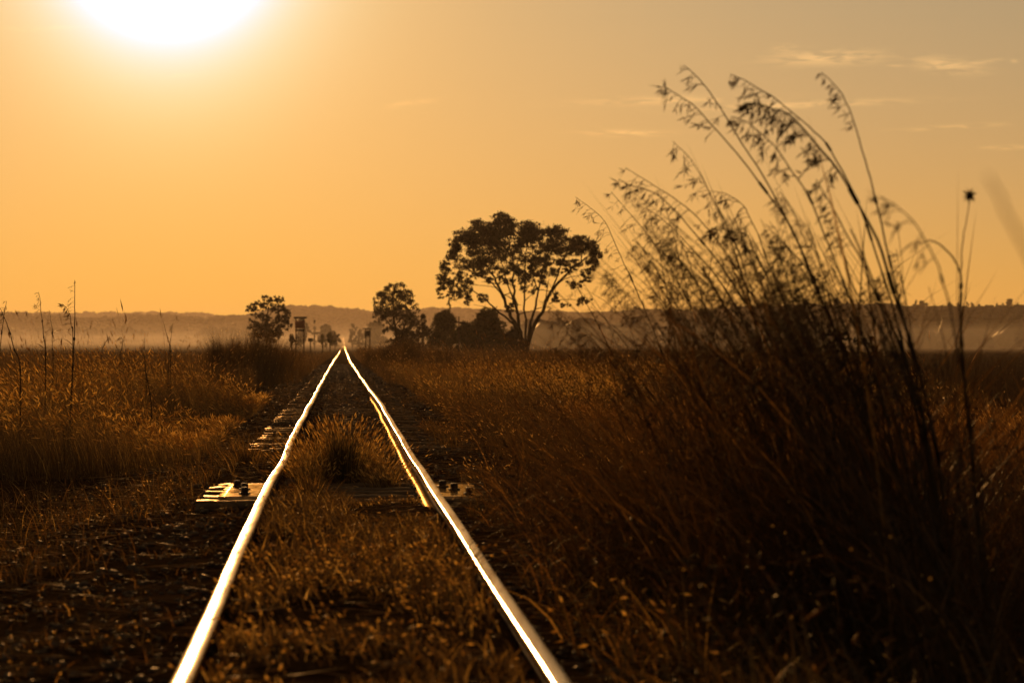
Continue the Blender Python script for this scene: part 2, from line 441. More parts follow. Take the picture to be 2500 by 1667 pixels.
protos = [sleeper_mesh(k) for k in range(5)]
ys = np.arange(9.95, 140, .70)
for k, y in enumerate(ys):
    y = y + random.uniform(-.06, .06)
    o = protos[k] if k < 5 else protos[k % 5].copy()
    if k >= 5: C.objects.link(o)
    up = 0.0
    bare = 23 < y < 26.6
    if bare: up = .028
    elif y > 34: up = random.choice([-.028, -.018, -.010, -.004, .006])
    else: up = -.03 if 17.2 < y < 18.8 else -.075
    o.location = (float(trx(y)) + random.uniform(-.03, .03), y, float(trz(y)) - .150 + up)
    o.rotation_euler = (random.uniform(-.02, .02), random.uniform(-.006, .006), .0515 + random.uniform(-.02, .02))
    if bare: tag(o, 'pale timber sleeper lying bare beside the bolted plates', 'sleeper', 'bare sleepers by the plates')
    elif y > 34: tag(o, 'weathered timber sleeper half sunk in dark ballast beyond the grass tuft', 'sleeper', 'sleepers sunk in the ballast')
    else: tag(o, 'dirt covered sleeper hidden among weeds between the near rails', 'sleeper', 'sleepers hidden by weeds')

# bolted plates outside each rail
for side, lab in ((-1, 'pale bolted plate lying beside the glaring rail'), (1, 'pale bolted plate lying beside the golden rail')):
    yc = 24.35
    xc = float(trx(yc)) + side * (.78)
    zc = float(trz(yc)) - .112
    r = empty('track_plate', (xc, yc, zc)); r.rotation_euler = (0, 0, .0515)
    tag(r, lab, 'plate', 'bolted plates beside the rails')
    mb = MB()
    nx, ny = 9, 26
    xs = np.linspace(-.15, .15, nx); yy = np.linspace(-1.05, 1.05, ny)
    gx, gy = np.meshgrid(xs, yy)
    edge = (rng.uniform(-.018, .018, ny))[:, None] * (np.abs(gx) > .14)
    ztop = .012 + (vnoise(gx * 14, gy * 5, 7 + side) - .5) * .003
    top = np.stack([gx + edge, gy, ztop], -1).reshape(-1, 3); bot = top.copy(); bot[:, 2] = -.03
    i = np.arange(ny - 1)[:, None] * nx + np.arange(nx - 1)[None]
    q = np.stack([i, i + 1, i + nx + 1, i + nx], -1).reshape(-1, 4)
    N = nx * ny
    bd = [j for j in range(nx)] + [j * nx + nx - 1 for j in range(1, ny)] + [N - 1 - j for j in range(1, nx)] + [j * nx for j in range(ny - 2, 0, -1)]
    sq = [[bd[k], bd[k] + N, bd[(k + 1) % len(bd)] + N, bd[(k + 1) % len(bd)]] for k in range(len(bd))]
    mb.add(np.vstack([top, bot]), np.vstack([q, q[:, ::-1] + N, sq]))
    mb.build('plate', M['plate'], r)
    for bx, by in ((-.07, .55), (.0, .05), (.02 if side < 0 else .09, -.62), ):
        mb = MB(); mb.box((bx, by, .016 + .022), (.046, .05, .045), .2, .006); mb.box((bx, by, .012 + .004), (.075, .08, .012), .2, .003)
        mb.build('bolt', M['iron'], r)

# ------------------------------------------------------------------ loose ballast stones and straw litter
n = 21000
Y = rng.uniform(0, 1, n) ** 1.6 * 190 + 9.2
u = rng.normal(0, 1.0, n) * 1.1
u = np.where((np.abs(u) < .66) & (Y < 24), rng.choice([-1, 1], n) * rng.uniform(.7, 2.6, n), u)
X = u + trx(Y)
keep = (np.abs(u) < 3.0) & (np.abs(np.abs(u) - .565) > .055) & (np.abs(X / Y) < .19)
keep &= ~((np.abs(np.abs(u) - .78) < .19) & (np.abs(Y - 24.35) < 1.15))
Y, u, X = Y[keep], u[keep], X[keep]
s = np.where(rng.uniform(0, 1, len(Y)) < .85, rng.uniform(.004, .011, len(Y)), rng.uniform(.011, .022, len(Y))) * (1 + Y / 70)
v, t = icos(np.stack([X, Y, gz(X, Y) + s * .25], -1), np.stack([s * 1.25, s, s * .75], -1), .28)
m = 3200
Y = rng.uniform(20.6, 67, m); u = .565 - .086 + rng.normal(0, .010, m); X = u + trx(Y) + wig(Y, 1); s = rng.uniform(.005, .014, m)
v2, t2 = icos(np.stack([X, Y, trz(Y) - .130 + rng.uniform(-.010, .008, m)], -1), s, .3); t2 = t2 + len(v); v = np.vstack([v, v2]); t = np.vstack([t, t2])
tag(mesh_obj('ballast', v, t, M['stone']), 'dark broken ballast stones around the rails', 'ballast', kind='stuff')

n = 6500
Y = rng.uniform(0, 1, n) ** 1.1 * 85 + 10
u = rng.uniform(-2.6, 2.4, n); X = u + trx(Y)
k = (np.abs(np.abs(u) - .565) > .08); Y, u, X = Y[k], u[k], X[k]
a = rng.normal(0, .35, len(Y)); L = rng.uniform(.06, .32, len(Y))
d = np.stack([np.cos(a) * L / 2, np.sin(a) * L / 2, rng.uniform(-.02, .02, len(Y))], -1)
P = np.stack([X, Y, gz(X, Y) + rng.uniform(.006, .05, len(Y))], -1)
v, t, ti = spindles(P - d, P + d, rng.uniform(.003, .007, len(Y)), rng.uniform(0, 1, len(Y)))
tag(mesh_obj('straw_litter', v, t, M['straw'], tint=ti), 'dry straw lying across the ballast', 'straw', kind='stuff')

# ------------------------------------------------------------------ grasses
LEFT = PI   # the wind bends everything towards -X


def scatter(n, Y0, Y1, ufun, pw=1.0, lim=(-650, 3000)):
    Y = Y0 + (Y1 - Y0) * rng.uniform(0, 1, n) ** pw
    u = ufun(n, Y); X = u + trx(Y)
    px = CX + X / Y * F
    k = (px > lim[0]) & (px < lim[1])
    return X[k], Y[k], u[k]


def grass(name, label, XYu, h, w, mat, th0=.25, th1=.8, wind=.55, segs=4, seed_share=0, seed_len=.1, seed_w=.012, tint=(0, 1), clump=None, group=None, seed_tint=(.1, 1), lift=0, hfun=None):
    X, Y, u = XYu
    if clump is not None:
        cn = vnoise(X * clump[0], Y * clump[0] * .7, clump[1]); k = rng.uniform(0, 1, len(X)) < np.clip((cn - clump[2]) * clump[3], .04, 1)
        X, Y, u = X[k], Y[k], u[k]
        hm = (.34 + 1.0 * vnoise(X * clump[0], Y * clump[0] * .7, clump[1])) * (.8 + .4 * vnoise(X * clump[0] * 3, Y * clump[0] * 2, clump[1] + 50))
    else: hm = 1
    n = len(X)
    base = np.stack([X, Y, gz(X, Y) - .01 + lift], -1)
    L = rng.uniform(h[0], h[1], n) * hm
    if hfun is not None: L = L * hfun(u, Y)
    az = np.where(rng.uniform(0, 1, n) < wind, LEFT + rng.normal(0, .5, n), rng.uniform(0, 2 * PI, n))
    t0 = np.abs(rng.normal(0, th0, n)); t1 = t0 + np.abs(rng.normal(th1, th1 * .5, n))
    ti = tint[0] + (tint[1] - tint[0]) * rng.beta(1.3, 1.8, n)
    V, q, t, tv, P = blades(base, L, t0, t1, az, w(Y) if callable(w) else rng.uniform(w[0], w[1], n), segs, ti)
    o = mesh_obj(name, V, [q, t], mat, tint=tv)
    tag(o, label, 'grass', group, 'stuff')
    if seed_share:
        pr = np.clip((vnoise(X * .7, Y * .22, 61) - .34) * 3.2, .06, 1) * np.where(u < 0, 1, 1); m = int(n * seed_share); k = rng.choice(n, m, replace=False, p=pr / pr.sum())
        tip = P[k, -1]; d = P[k, -1] - P[k, -2]; d /= np.linalg.norm(d, axis=1, keepdims=True)
        sl = rng.uniform(.5, 1.2, m)[:, None] * seed_len
        v, tt, si = spindles(tip - d * sl * .4, tip + d * sl * .6 + np.array([0, 0, -1.]) * sl * .15, rng.uniform(.6, 1.2, m) * seed_w, seed_tint[0] + (seed_tint[1] - seed_tint[0]) * np.clip(.12 + rng.beta(1.2, 2.0, m) * .8 + 1.0 * (vnoise(X[k] * .45, Y[k] * .16, 71) - .45), 0, 1))
        s = mesh_obj('seed_heads', v, tt, M['fluff'], o, tint=si)
        s['kind'] = 'stuff'
    return o


# bank beside the line, far side from the camera's left
grass('dry_grass', 'tall golden dry grass glowing along the bank by the glaring rail',
      scatter(64000, 33, 66, lambda n, Y: -1.5 - rng.exponential(2.8, n)), (.6, 1.12), (.003, .006), M['gold_grass'],
      .2, .75, .6, 4, .22, .11, .016, clump=(.55, 5, .22, 2.6), hfun=lambda u, Y: np.clip((-u - 1.2 - 1.3 * (vnoise(Y * .5, Y * 0, 40) - .3)) / 1.6, .22, 1))
grass('dry_grass', 'brown standing grass reaching to the misty edge of the plain',
      scatter(70000, 64, 330, lambda n, Y: -2.6 - rng.uniform(0, 1, n) ** 1.2 * (.12 * Y + 8), 1.5), (.8, 1.3), lambda Y: .004 + Y * 7e-5, M['brown_grass'],
      .15, .5, .6, 3, .05, .10, .014, clump=(.2, 6, .12, 2.6))
grass('low_weeds', 'low dark weeds on the stony ground outside the glaring rail',
      scatter(9000, 17, 36, lambda n, Y: -1.15 - rng.exponential(1.5, n)), (.05, .3), (.003, .007), M['weed'],
      .5, .9, .4, 3, .10, .03, .008, clump=(1.1, 7, .40, 3))
grass('dry_grass', 'sparse tall seeding stems standing clear of the bank grass',
      scatter(520, 36, 120, lambda n, Y: -2.4 - rng.uniform(0, 1, n) * (.11 * Y + 3)), (1.2, 1.85), (.007, .012), M['brown_grass'], .06, .25, .6, 5, .6, .2, .016, seed_tint=(0, .4))
grass('dry_grass', 'sparse tall seeding stems over the golden field',
      scatter(420, 45, 150, lambda n, Y: 2.4 + rng.uniform(0, 1, n) * (.11 * Y + 3)), (1.0, 1.7), (.007, .013), M['brown_grass'], .08, .3, .6, 5, .5, .2, .016, seed_tint=(0, .4))
grass('dead_grass', 'flattened dead grass over the dark earth by the glaring rail',
      scatter(5200, 21, 42, lambda n, Y: -.7 - rng.exponential(1.3, n)), (.08, .3), (.003, .006), M['gold_grass'], .9, .9, .3, 3, .05, .03, .008, clump=(1.1, 29, .35, 2.6))
# field on the other side
grass('dry_grass', 'golden field grass lit from behind in front of the big tree',
      scatter(60000, 58, 125, lambda n, Y: 1.9 + rng.uniform(0, 1, n) ** 1.3 * (.10 * Y + 4), 1.2), (.55, 1.0), lambda Y: .004 + Y * 7e-5, M['gold_grass'],
      .18, .6, .6, 3, .34, .12, .018, clump=(.22, 9, .1, 2.6))
grass('dry_grass', 'brown tangled grass on the shoulder of the golden rail',
      scatter(42000, 24, 70, lambda n, Y: 1.6 + rng.exponential(1.3, n)), (.22, .66), (.003, .006), M['brown_grass'],
      .3, .9, .6, 4, .12, .07, .011, clump=(.6, 10, .2, 2.4))
grass('rust_grass', 'rust coloured field grass glowing behind the tall stems',
      scatter(60000, 34, 60, lambda n, Y: 3.6 + rng.uniform(0, 1, n) * (.12 * Y + 4)), (.3, .56), (.003, .007), M['red_grass'],
      .2, .6, .5, 3, .10, .08, .010, clump=(.5, 11, .1, 2.6))
grass('dark_crop', 'nearly black stubble field beyond the rust coloured grass',
      scatter(52000, 62, 420, lambda n, Y: .045 * Y + 5.5 + rng.uniform(0, 1, n) * (.17 * Y), 1.4), (.6, .85), lambda Y: .006 + Y * 8e-5, M['dark_crop'],
      .15, .4, .5, 3, .006, .07, .014)
grass('dry_grass', 'tall brown grass hiding the feet of the big tree and the shrubs',
      scatter(60000, 118, 335, lambda n, Y: 1.5 + rng.uniform(0, 1, n) ** 1.2 * (.11 * Y + 5), 1.2), (.9, 1.5), lambda Y: .004 + Y * 7e-5, M['brown_grass'],
      .15, .5, .6, 3, .08, .10, .014, clump=(.16, 26, .12, 2.4))
grass('dry_grass', 'brown grass crowding both sides of the far rails',
      scatter(16000, 100, 420, lambda n, Y: rng.choice([-1, 1], n) * (1.35 + rng.exponential(.9, n))), (.3, .75), lambda Y: .004 + Y * 6e-5, M['brown_grass'],
      .2, .6, .5, 3, .06, .08, .013, clump=(.4, 27, .1, 2.4))
# between and beside the rails
grass('track_grass', 'short dry grass growing between the near rails',
      scatter(10500, 9.2, 23.2, lambda n, Y: rng.uniform(-.52, .5, n), .95), (.06, .2), (.005, .014), M['gold_grass'],
      .45, 1.0, .3, 4, .18, .03, .010, tint=(0, 1), clump=(1.5, 12, .24, 2.6), lift=0, hfun=lambda u, Y: np.clip((Y - 6) / 6.5, .7, 1) * np.where((Y > 18) & (u > 0), .4, 1))
grass('track_grass', 'sparse tufts of grass in the ballast farther along the rails',
      scatter(5200, 27, 110, lambda n, Y: rng.uniform(-1.7, 1.5, n), 1.3), (.06, .24), (.003, .007), M['gold_grass'],
      .35, .7, .4, 3, .2, .05, .009, tint=(0, .8), clump=(1.0, 13, .52, 4))
grass('track_grass', 'small seeding tufts at the foot of the golden rail',
      scatter(6000, 27, 44, lambda n, Y: 1.0 + rng.exponential(.5, n)), (.08, .24), (.003, .006), M['gold_grass'],
      .35, .7, .4, 3, .3, .05, .010, tint=(0, .8), clump=(1.6, 14, .35, 3))
grass('low_weeds', 'thin creeping weeds over the dark stones in front of the glaring rail',
      scatter(5200, 9, 24, lambda n, Y: -.75 - rng.exponential(1.2, n)), (.03, .11), (.004, .009), M['weed'],
      .6, 1.2, .4, 3, .12, .02, .008, clump=(1.6, 17, .3, 2.2))
grass('low_weeds', 'dark leafy weeds sprawling beside the near golden rail',
      scatter(26000, 8.6, 24, lambda n, Y: .78 + rng.uniform(0, 1, n) ** .8 * 3.4), (.10, .42), (.004, .010), M['weed'],
      .5, 1.1, .5, 4, .05, .05, .012, clump=(1.2, 15, .15, 2.2))

# ------------------------------------------------------------------ tussock between the rails
def tussock(name, label, loc, n, h, rad, mat, spread, w=(.003, .006), seeds=0.0, wind=.3, core=None, segs=5, tint=(0, 1), seed_len=.06, th1=.55, cat='grass tussock', group=None):
    r = empty(name, loc); tag(r, label, cat, group)
    a = rng.uniform(0, 2 * PI, n); rr = np.abs(rng.normal(0, .5, n)) * rad
    base = np.stack([loc[0] + np.cos(a) * rr, loc[1] + np.sin(a) * rr, np.full(n, loc[2]) - .01], -1)
    az = np.where(rng.uniform(0, 1, n) < wind, LEFT + rng.normal(0, .5, n), a + rng.normal(0, .4, n))
    t0 = np.clip(rr / rad, 0, 1.5) * spread + np.abs(rng.normal(0, .08, n))
    L = rng.uniform(h[0], h[1], n) * (1.1 - .3 * np.clip(rr / rad, 0, 1))
    V, q, t, tv, P = blades(base, L, t0, t0 + np.abs(rng.normal(th1, th1 * .45, n)), az, rng.uniform(w[0], w[1], n), segs, tint[0] + (tint[1] - tint[0]) * rng.uniform(0, 1, n))
    mesh_obj('leaves', V, [q, t], mat, r, tv, origin=loc)
    if seeds:
        m = int(n * seeds); k = rng.choice(n, m, replace=False)
        d = P[k, -1] - P[k, -2]; d /= np.linalg.norm(d, axis=1, keepdims=True); sl = rng.uniform(.6, 1.3, m)[:, None] * seed_len
        v, tt, si = spindles(P[k, -1] - d * sl * .3, P[k, -1] + d * sl * .7, rng.uniform(.006, .011, m), rng.uniform(.3, 1, m))
        mesh_obj('seed_spikes', v, tt, M['fluff'], r, si, origin=loc)['kind'] = 'stuff'
    if core:
        m = core
        a = rng.uniform(0, 2 * PI, m); rr = np.abs(rng.normal(0, .5, m)) * rad * .38
        base = np.stack([loc[0] + .03 + np.cos(a) * rr, loc[1] - rad * .5 + np.sin(a) * rr, np.full(m, loc[2])], -1)
        V, q, t, tv, P = blades(base, rng.uniform(h[0] * .8, h[1] * .95, m), np.abs(rng.normal(0, .12, m)), rng.uniform(.1, .45, m), a, rng.uniform(.004, .008, m), 4, rng.uniform(0, .7, m))
        mesh_obj('green_shoots', V, [q, t], M['tuft'], r, tv, origin=loc)
    return r


def gp(u, Y):
    X = u + float(trx(Y)); return (X, Y, float(gz(np.array([X]), np.array([Y]))[0]))


tussock('grass_tussock', 'bushy seeding grass tussock with dark green heart between the rails', gp(-.06, 26.9), 2300, (.12, .54), .44, M['gold_grass'], .62, (.003, .006), .5, .25, 560, tint=(.1, 1), th1=.35)
for uu, yy, nn, hh, lb in ((-.34, 26.2, 420, .3, 'small seeding tuft against the glaring rail beside the bushy tussock'), (.24, 27.6, 380, .34, 'upright seeding tuft just behind the bushy tussock'), (.30, 26.0, 300, .22, 'low splayed tuft towards the golden rail beside the bushy tussock')):
    tussock('grass_tussock', lb, gp(uu, yy), nn, (hh * .4, hh), .22, M['gold_grass'], .6, (.003, .006), .5, .4, tint=(.1, 1), th1=.5)
tussock('grass_tussock', 'small dark tuft hugging the outer side of the glaring rail', gp(-.95, 31), 500, (.12, .30), .25, M['weed'], .5)
tussock('grass_tussock', 'low brown tuft close inside the glaring rail', gp(-.33, 28.8), 700, (.12, .3), .2, M['gold_grass'], .5, seeds=.3, tint=(0, .7))
tussock('grass_tussock', 'dark weedy tuft across the sleepers in front of the bushy tussock', gp(-.28, 23.6), 420, (.1, .26), .22, M['weed'], .6, (.004, .009))

# tall weeds on the bank below the left tree
for (px, py, Y, n, h, rad, lab) in ((640, 930, 118, 3000, 2.25, 1.2, 'tall dark weed thicket below the airy tree'),
                                    (590, 935, 112, 2200, 1.95, 1.0, 'dark weed thicket at the outer edge of the bank'),
                                    (690, 920, 125, 1700, 1.6, .9, 'low dark weed thicket nearest the distant rails'),
                                    (950, 925, 150, 1900, 1.7, .8, 'brown weed thicket below the short dark sign'),
                                    (1005, 925, 155, 2200, 2.0, 1.1, 'tallest brown weed thicket under the medium rounded tree'),
                                    (1080, 925, 150, 1700, 1.6, 1.1, 'brown weed thicket beside the crossed post'),
                                    (912, 915, 170, 1300, 1.3, .5, 'low brown weed thicket closest to the far rails'),
                                    (545, 945, 108, 1500, 2.1, .5, 'spiky narrow weed rising over the bank')):
    X = (px - CX) / F * Y
    loc = (X, Y, float(gz(np.array([X]), np.array([Y]))[0]))
    tussock('weed_thicket', lab, loc, n, (h * .45, h), rad, M['brown_grass'], .35, (.008, .018), .06, .3, tint=(0, .75), cat='weeds', th1=.3)

for (px, Y, n, h, rad) in ((40, 46, 420, .95, .5), (120, 52, 360, 1.05, .45), (215, 44, 300, .8, .4), (300, 58, 420, 1.0, .6), (395, 66, 360, 1.0, .5), (450, 56, 260, .75, .35), (60, 60, 380, 1.15, .6),
                           (170, 68, 380, 1.1, .6), (350, 47, 220, .7, .3), (500, 74, 420, 1.1, .6), (250, 76, 420, 1.2, .7), (-40, 40, 360, 1.0, .5), (540, 86, 420, 1.2, .7)):
    X = (px - CX) / F * Y
    tussock('weed_clump', 'dark weed clump standing in the golden bank grass', (X, Y, float(gz(np.array([X]), np.array([Y]))[0])), n, (h * .4, h), rad, M['brown_grass'], .4, (.005, .011), .05, .4, tint=(0, .6), cat='weeds', group='dark weed clumps in the bank', th1=.5)

# ------------------------------------------------------------------ tall stems with drooping seed heads
def seed_head_mesh(P, frac, dens, slen, thick, Y, droop=1.0):
    """branchlets with spikelets hanging to the leeward side along the top part of a stem"""
    n = len(P); top = max(2, int(n * frac)); A, B, W = [], [], []
    Ls = np.linalg.norm(np.diff(P[:top + 1], axis=0), axis=1).sum()
    nb = max(8, int(Ls / .02 * dens))
    mb = MB()
    for k in range(nb):
        f = (k + rng.uniform(0, 1)) / nb
        x = f * (top - 1); j = int(x); p = P[j] * (1 - (x - j)) + P[j + 1] * (x - j)
        L = slen * (.35 + .65 * min(1, f * 1.8)) * rng.uniform(.35, 1.35)
        d = np.array([-.5 + rng.normal(0, .32), rng.normal(0, .5), -.75 * droop + rng.normal(0, .35)]); d /= np.linalg.norm(d)
        tang = P[max(j - 1, 0)] - P[j + 1]; tang /= np.linalg.norm(tang) + 1e-9
        q0, dirn = p, tang * .8 + d * .5
        pts = [p]
        for s in range(4):
            dirn = dirn * .6 + d * .55; dirn /= np.linalg.norm(dirn)
            pts.append(pts[-1] + dirn * L / 4)
        pts = np.array(pts)
        mb.tube(pts, [thick * .2, thick * .17, thick * .14, thick * .1, thick * .05], 3, .3, False)
        ns = rng.integers(4, 8)
        for s in range(ns):
            g = rng.uniform(1.2, 4); j2 = min(int(g), 3); pp = pts[j2] * (1 - g + j2) + pts[j2 + 1] * (g - j2)
            dd = d * .8 + rng.normal(0, .35, 3); dd /= np.linalg.norm(dd)
            A.append(pp); B.append(pp + dd * rng.uniform(.02, .055)); W.append(thick * rng.uniform(.3, .7))
    v, t, ti = spindles(np.array(A), np.array(B), np.array(W), rng.uniform(.1, .9, len(A)))
    mb.add(v, None, t, ti)
    return mb


def stem(parent, origin, pxs, Y, rad=.0035, head=None, lean_y=0.0, flower=False):
    pts = np.array([at(x, y, Y + lean_y * k / len(pxs)) for k, (x, y) in enumerate(pxs)])
    P = smooth_line(pts, 36)
    m = len(P)
    wv = np.cumsum(rng.normal(0, .0022, (m, 2)), 0) * np.linspace(1, .2, m)[:, None]
    P[:, 0] += wv[:, 0]; P[:, 2] += wv[:, 1] * .5
    mb = MB(); mb.tube(P, np.linspace(rad * .42, rad * 1.4, m), 5, .2)
    for f in (.45, .62, .8):                       # joints of the culm
        j = int(m * f); mb.tube(P[j - 1:j + 1], rad * 1.6, 5, .2)
    s = mb.build('stem', M['reed'], parent, True, origin)
    if head:
        h = seed_head_mesh(P, head[0], head[1], head[2], head[3], Y)
        h.build('seed_head', M['seed'], s, origin=origin)
    if flower:
        a = rng.normal(size=(40, 3)); a /= np.linalg.norm(a, axis=1, keepdims=True)
        c = P[0]; v, t, ti = spindles(np.tile(c, (40, 1)), c + a * rng.uniform(.015, .036, (40, 1)), .007, .2)
        mesh_obj('seed_head', v, t, M['seed'], s, ti, origin=origin)
    return s


def arch(parent, origin, p0, L, az, th0, th1, w, tint, n=10):
    pass


def leaf_bunch(parent, origin, base, L, th0, th1, az, w, tint, mat, segs=7):
    V, q, t, tv, P = blades(base, L, th0, th1, az, w, segs, tint, wdir=None, pw=.55)
    mesh_obj('leaves', V, [q, t], mat, parent, tv, origin=origin)


S = {
 'a': [(1617, 206), (1645, 227), (1688, 255), (1723, 290), (1751, 322), (1796, 374), (1849, 445), (1890, 500), (1926, 553), (1961, 634), (2010, 750), (2070, 890), (2120, 1060), (2150, 1260)],
 'b': [(1667, 160), (1698, 189), (1726, 224), (1768, 297), (1821, 378), (1877, 466), (1909, 529), (1947, 603), (1995, 720), (2050, 860), (2100, 1040), (2130, 1260)],
 'c': [(1817, 252), (1849, 252), (1884, 266), (1926, 280), (1968, 325), (2007, 371), (2049, 424), (2091, 498), (2127, 561), (2149, 614), (2180, 717), (2205, 790), (2240, 900), (2290, 1130), (2310, 1300)],
 'd': [(1781, 182), (1814, 196), (1856, 220), (1891, 241), (1940, 283), (1985, 320), (2017, 350), (2060, 420), (2105, 510), (2145, 630), (2185, 760), (2230, 950), (2270, 1200)],
 'e': [(1786, 285), (1821, 297), (1863, 329), (1898, 364), (1937, 420), (1975, 473), (2012, 560), (2060, 680), (2110, 810), (2160, 980), (2200, 1200)],
 'f': [(2004, 177), (2029, 204), (2051, 235), (2069, 275), (2091, 342), (2113, 413), (2131, 480), (2145, 534), (2158, 596), (2180, 690), (2215, 840), (2250, 1010), (2280, 1230)],
 'g': [(1512, 438), (1547, 455), (1582, 466), (1625, 494), (1663, 532), (1709, 585), (1744, 627), (1800, 710), (1860, 810), (1920, 960), (1960, 1150)],
 'h': [(1526, 410), (1593, 452), (1653, 490), (1702, 532), (1775, 620), (1830, 710), (1885, 820), (1935, 970), (1975, 1160)],
 'i': [(1493, 467), (1533, 511), (1575, 557), (1617, 620), (1660, 697), (1710, 790), (1760, 890), (1810, 1030), (1840, 1180)],
 'j': [(1404, 480), (1439, 508), (1470, 539), (1495, 588), (1519, 641), (1540, 687), (1580, 780), (1620, 880), (1650, 1000), (1670, 1100)],
 'k': [(1642, 346), (1677, 378), (1712, 431), (1733, 476), (1754, 515), (1803, 617), (1831, 697), (1880, 830), (1930, 990), (1965, 1180)],
 'l': [(1575, 508), (1610, 529), (1653, 571), (1695, 617), (1751, 676), (1815, 780), (1870, 900), (1915, 1050), (1945, 1200)],
 'm': [(1737, 466), (1779, 476), (1814, 501), (1835, 536), (1856, 588), (1891, 683), (1930, 790), (1975, 930), (2020, 1140)],
 'n': [(1723, 567), (1751, 553), (1786, 564), (1821, 571), (1838, 610), (1874, 676), (1925, 790), (1980, 930), (2030, 1150)],
 'o': [(2243, 596), (2270, 588), (2301, 601), (2332, 637), (2346, 677), (2348, 739), (2352, 820), (2362, 950), (2380, 1150)],
 'p': [(2368, 478), (2359, 552), (2350, 614), (2346, 686), (2349, 820), (2362, 1000), (2385, 1200)],
 'q': [(2154, 480), (2189, 507), (2234, 543), (2265, 596), (2296, 650), (2323, 739), (2345, 850), (2375, 1010), (2400, 1200)],
}
S['r'] = [(1990, 440), (2040, 520), (2085, 600), (2125, 690), (2165, 790), (2215, 930), (2270, 1150)]
S['s'] = [(2075, 560), (2110, 640), (2150, 730), (2190, 830), (2240, 980), (2285, 1200)]
S['t'] = [(1880, 560), (1950, 635), (2020, 715), (2090, 800), (2170, 930), (2240, 1120)]
S['u'] = [(2060, 620), (2075, 690), (2120, 760), (2180, 860), (2240, 1010), (2280, 1200)]


def gnd(px, Y):
    X = (px - CX) / F * Y
    return np.array([X, Y, float(gz(np.array([X]), np.array([Y]))[0])])


def tall_tussock(label, Y, basepx, stems, nleaf, lh, extra):
    o = gnd(basepx, Y); r = empty('tall_grass', o); tag(r, label, 'tall grass', 'tall seeding grass beside the line')
    for (k, Ys, rad, hd, kw) in stems:
        pts = list(S[k]) if isinstance(k, str) else list(k)
        g = gnd(pts[-1][0] + 15, Ys); py = HY - (g[2] - CAMZ) / Ys * F
        if py > pts[-1][1] + 20: pts.append((pts[-1][0] + 22, (pts[-1][1] + py) / 2)); pts.append((pts[-1][0] + 12, py + 5))
        stem(r, o, pts, Ys, rad, hd, **kw)
    for _ in range(extra[0]):                       # further thinner stems of the same clump
        Ys = Y + rng.uniform(-1.5, 1.8)
        bx = basepx + rng.normal(0, extra[1]); g = gnd(bx, Ys)
        Hs = rng.uniform(extra[2], extra[3]); lean = rng.uniform(.04, .42)
        f = np.linspace(1, 0, 7); p = []
        for t in f:
            z = g[2] + Hs * (t - .16 * t ** 3); x = g[0] - lean * Hs * t ** 1.9
            p.append((CX + x / Ys * F, HY - (z - CAMZ) / Ys * F))
        stem(r, o, p, Ys, rng.uniform(.0018, .003), (rng.uniform(.15, .34), rng.uniform(.6, 1.2), rng.uniform(.04, .12), .006) if rng.uniform() < .78 else None)
    n = nleaf
    b = np.stack([o[0] + rng.normal(0, extra[1] / F * Y * 1.0, n), Y + rng.uniform(-1.6, 1.8, n), np.zeros(n)], -1)
    b[:, 2] = gz(b[:, 0], b[:, 1]) - .01
    az = np.where(rng.uniform(0, 1, n) < .6, LEFT + rng.normal(0, .6, n), rng.uniform(0, 2 * PI, n))
    t0 = np.abs(rng.normal(.12, .2, n))
    L = rng.uniform(lh[0], lh[1], n); tall = rng.uniform(0, 1, n) < (.26 if extra[0] > 10 else 0)
    L = np.where(tall, rng.uniform(1.5, 2.2, n), L)
    leaf_bunch(r, o, b, L, t0, t0 + np.where(tall, rng.uniform(.3, 1.3, n), rng.uniform(.5, 2.1, n)), az, rng.uniform(.006, .015, n), rng.beta(1.2, 2.2, n), M['reed'])
    return r


tall_tussock('tallest grass clump with the heaviest dark drooping seed head', 12.6, 2230,
             [('c', 12.0, .0058, (.42, 1.9, .10, .012), {}), ('d', 12.8, .0036, (.34, 1.0, .075, .009), {}), ('f', 12.2, .0038, (.3, .8, .06, .009), {}),
              ('e', 12.6, .0036, (.40, 1.2, .08, .009), {}),
              ('r', 12.3, .0046, (.3, 1.2, .08, .009), {}), ('s', 12.5, .0056, None, {}), ('t', 12.9, .0044, (.35, 1.4, .08, .010), {}), ('u', 12.2, .0050, None, {})], 330, (.7, 1.6), (62, 75, 1.5, 2.25))
tall_tussock('grass clump with the two long straight stems crossing', 13.6, 2110,
             [('a', 13.2, .0040, (.32, .9, .07, .009), {}), ('b', 13.4, .0042, (.26, .35, .07, .008), {}), ('k', 13.8, .0028, (.4, .8, .09, .008), {})],
             340, (.7, 1.6), (62, 80, 1.45, 2.2))
tall_tussock('leaning grass clump with fine pale heads in the middle', 14.6, 1960,
             [('g', 14.3, .0036, (.36, .9, .08, .009), {}), ('h', 14.7, .0034, (.36, .5, .07, .008), {}), ('m', 14.4, .003, (.38, 1.0, .09, .009), {}), ('n', 14.2, .0034, (.4, 1.5, .08, .011), {})],
             340, (.7, 1.5), (62, 85, 1.4, 2.1))
tall_tussock('outermost leaning grass clump nearest the big tree', 17.0, 1780,
             [('i', 16.6, .0032, (.3, .5, .07, .007), {}), ('j', 20.0, .0032, (.42, .7, .11, .007), {}), ('l', 16.8, .003, (.36, .8, .09, .007), {})],
             360, (.6, 1.4), (58, 95, 1.3, 2.0))
tall_tussock('thin upright grass clump with a star shaped flower head', 11.6, 2380,
             [('o', 11.6, .0048, None, {}), ('p', 11.9, .0036, None, {'flower': True}), ('q', 9.6, .003, (.4, .8, .07, .008), {})],
             130, (.5, 1.3), (4, 30, .8, 1.4))
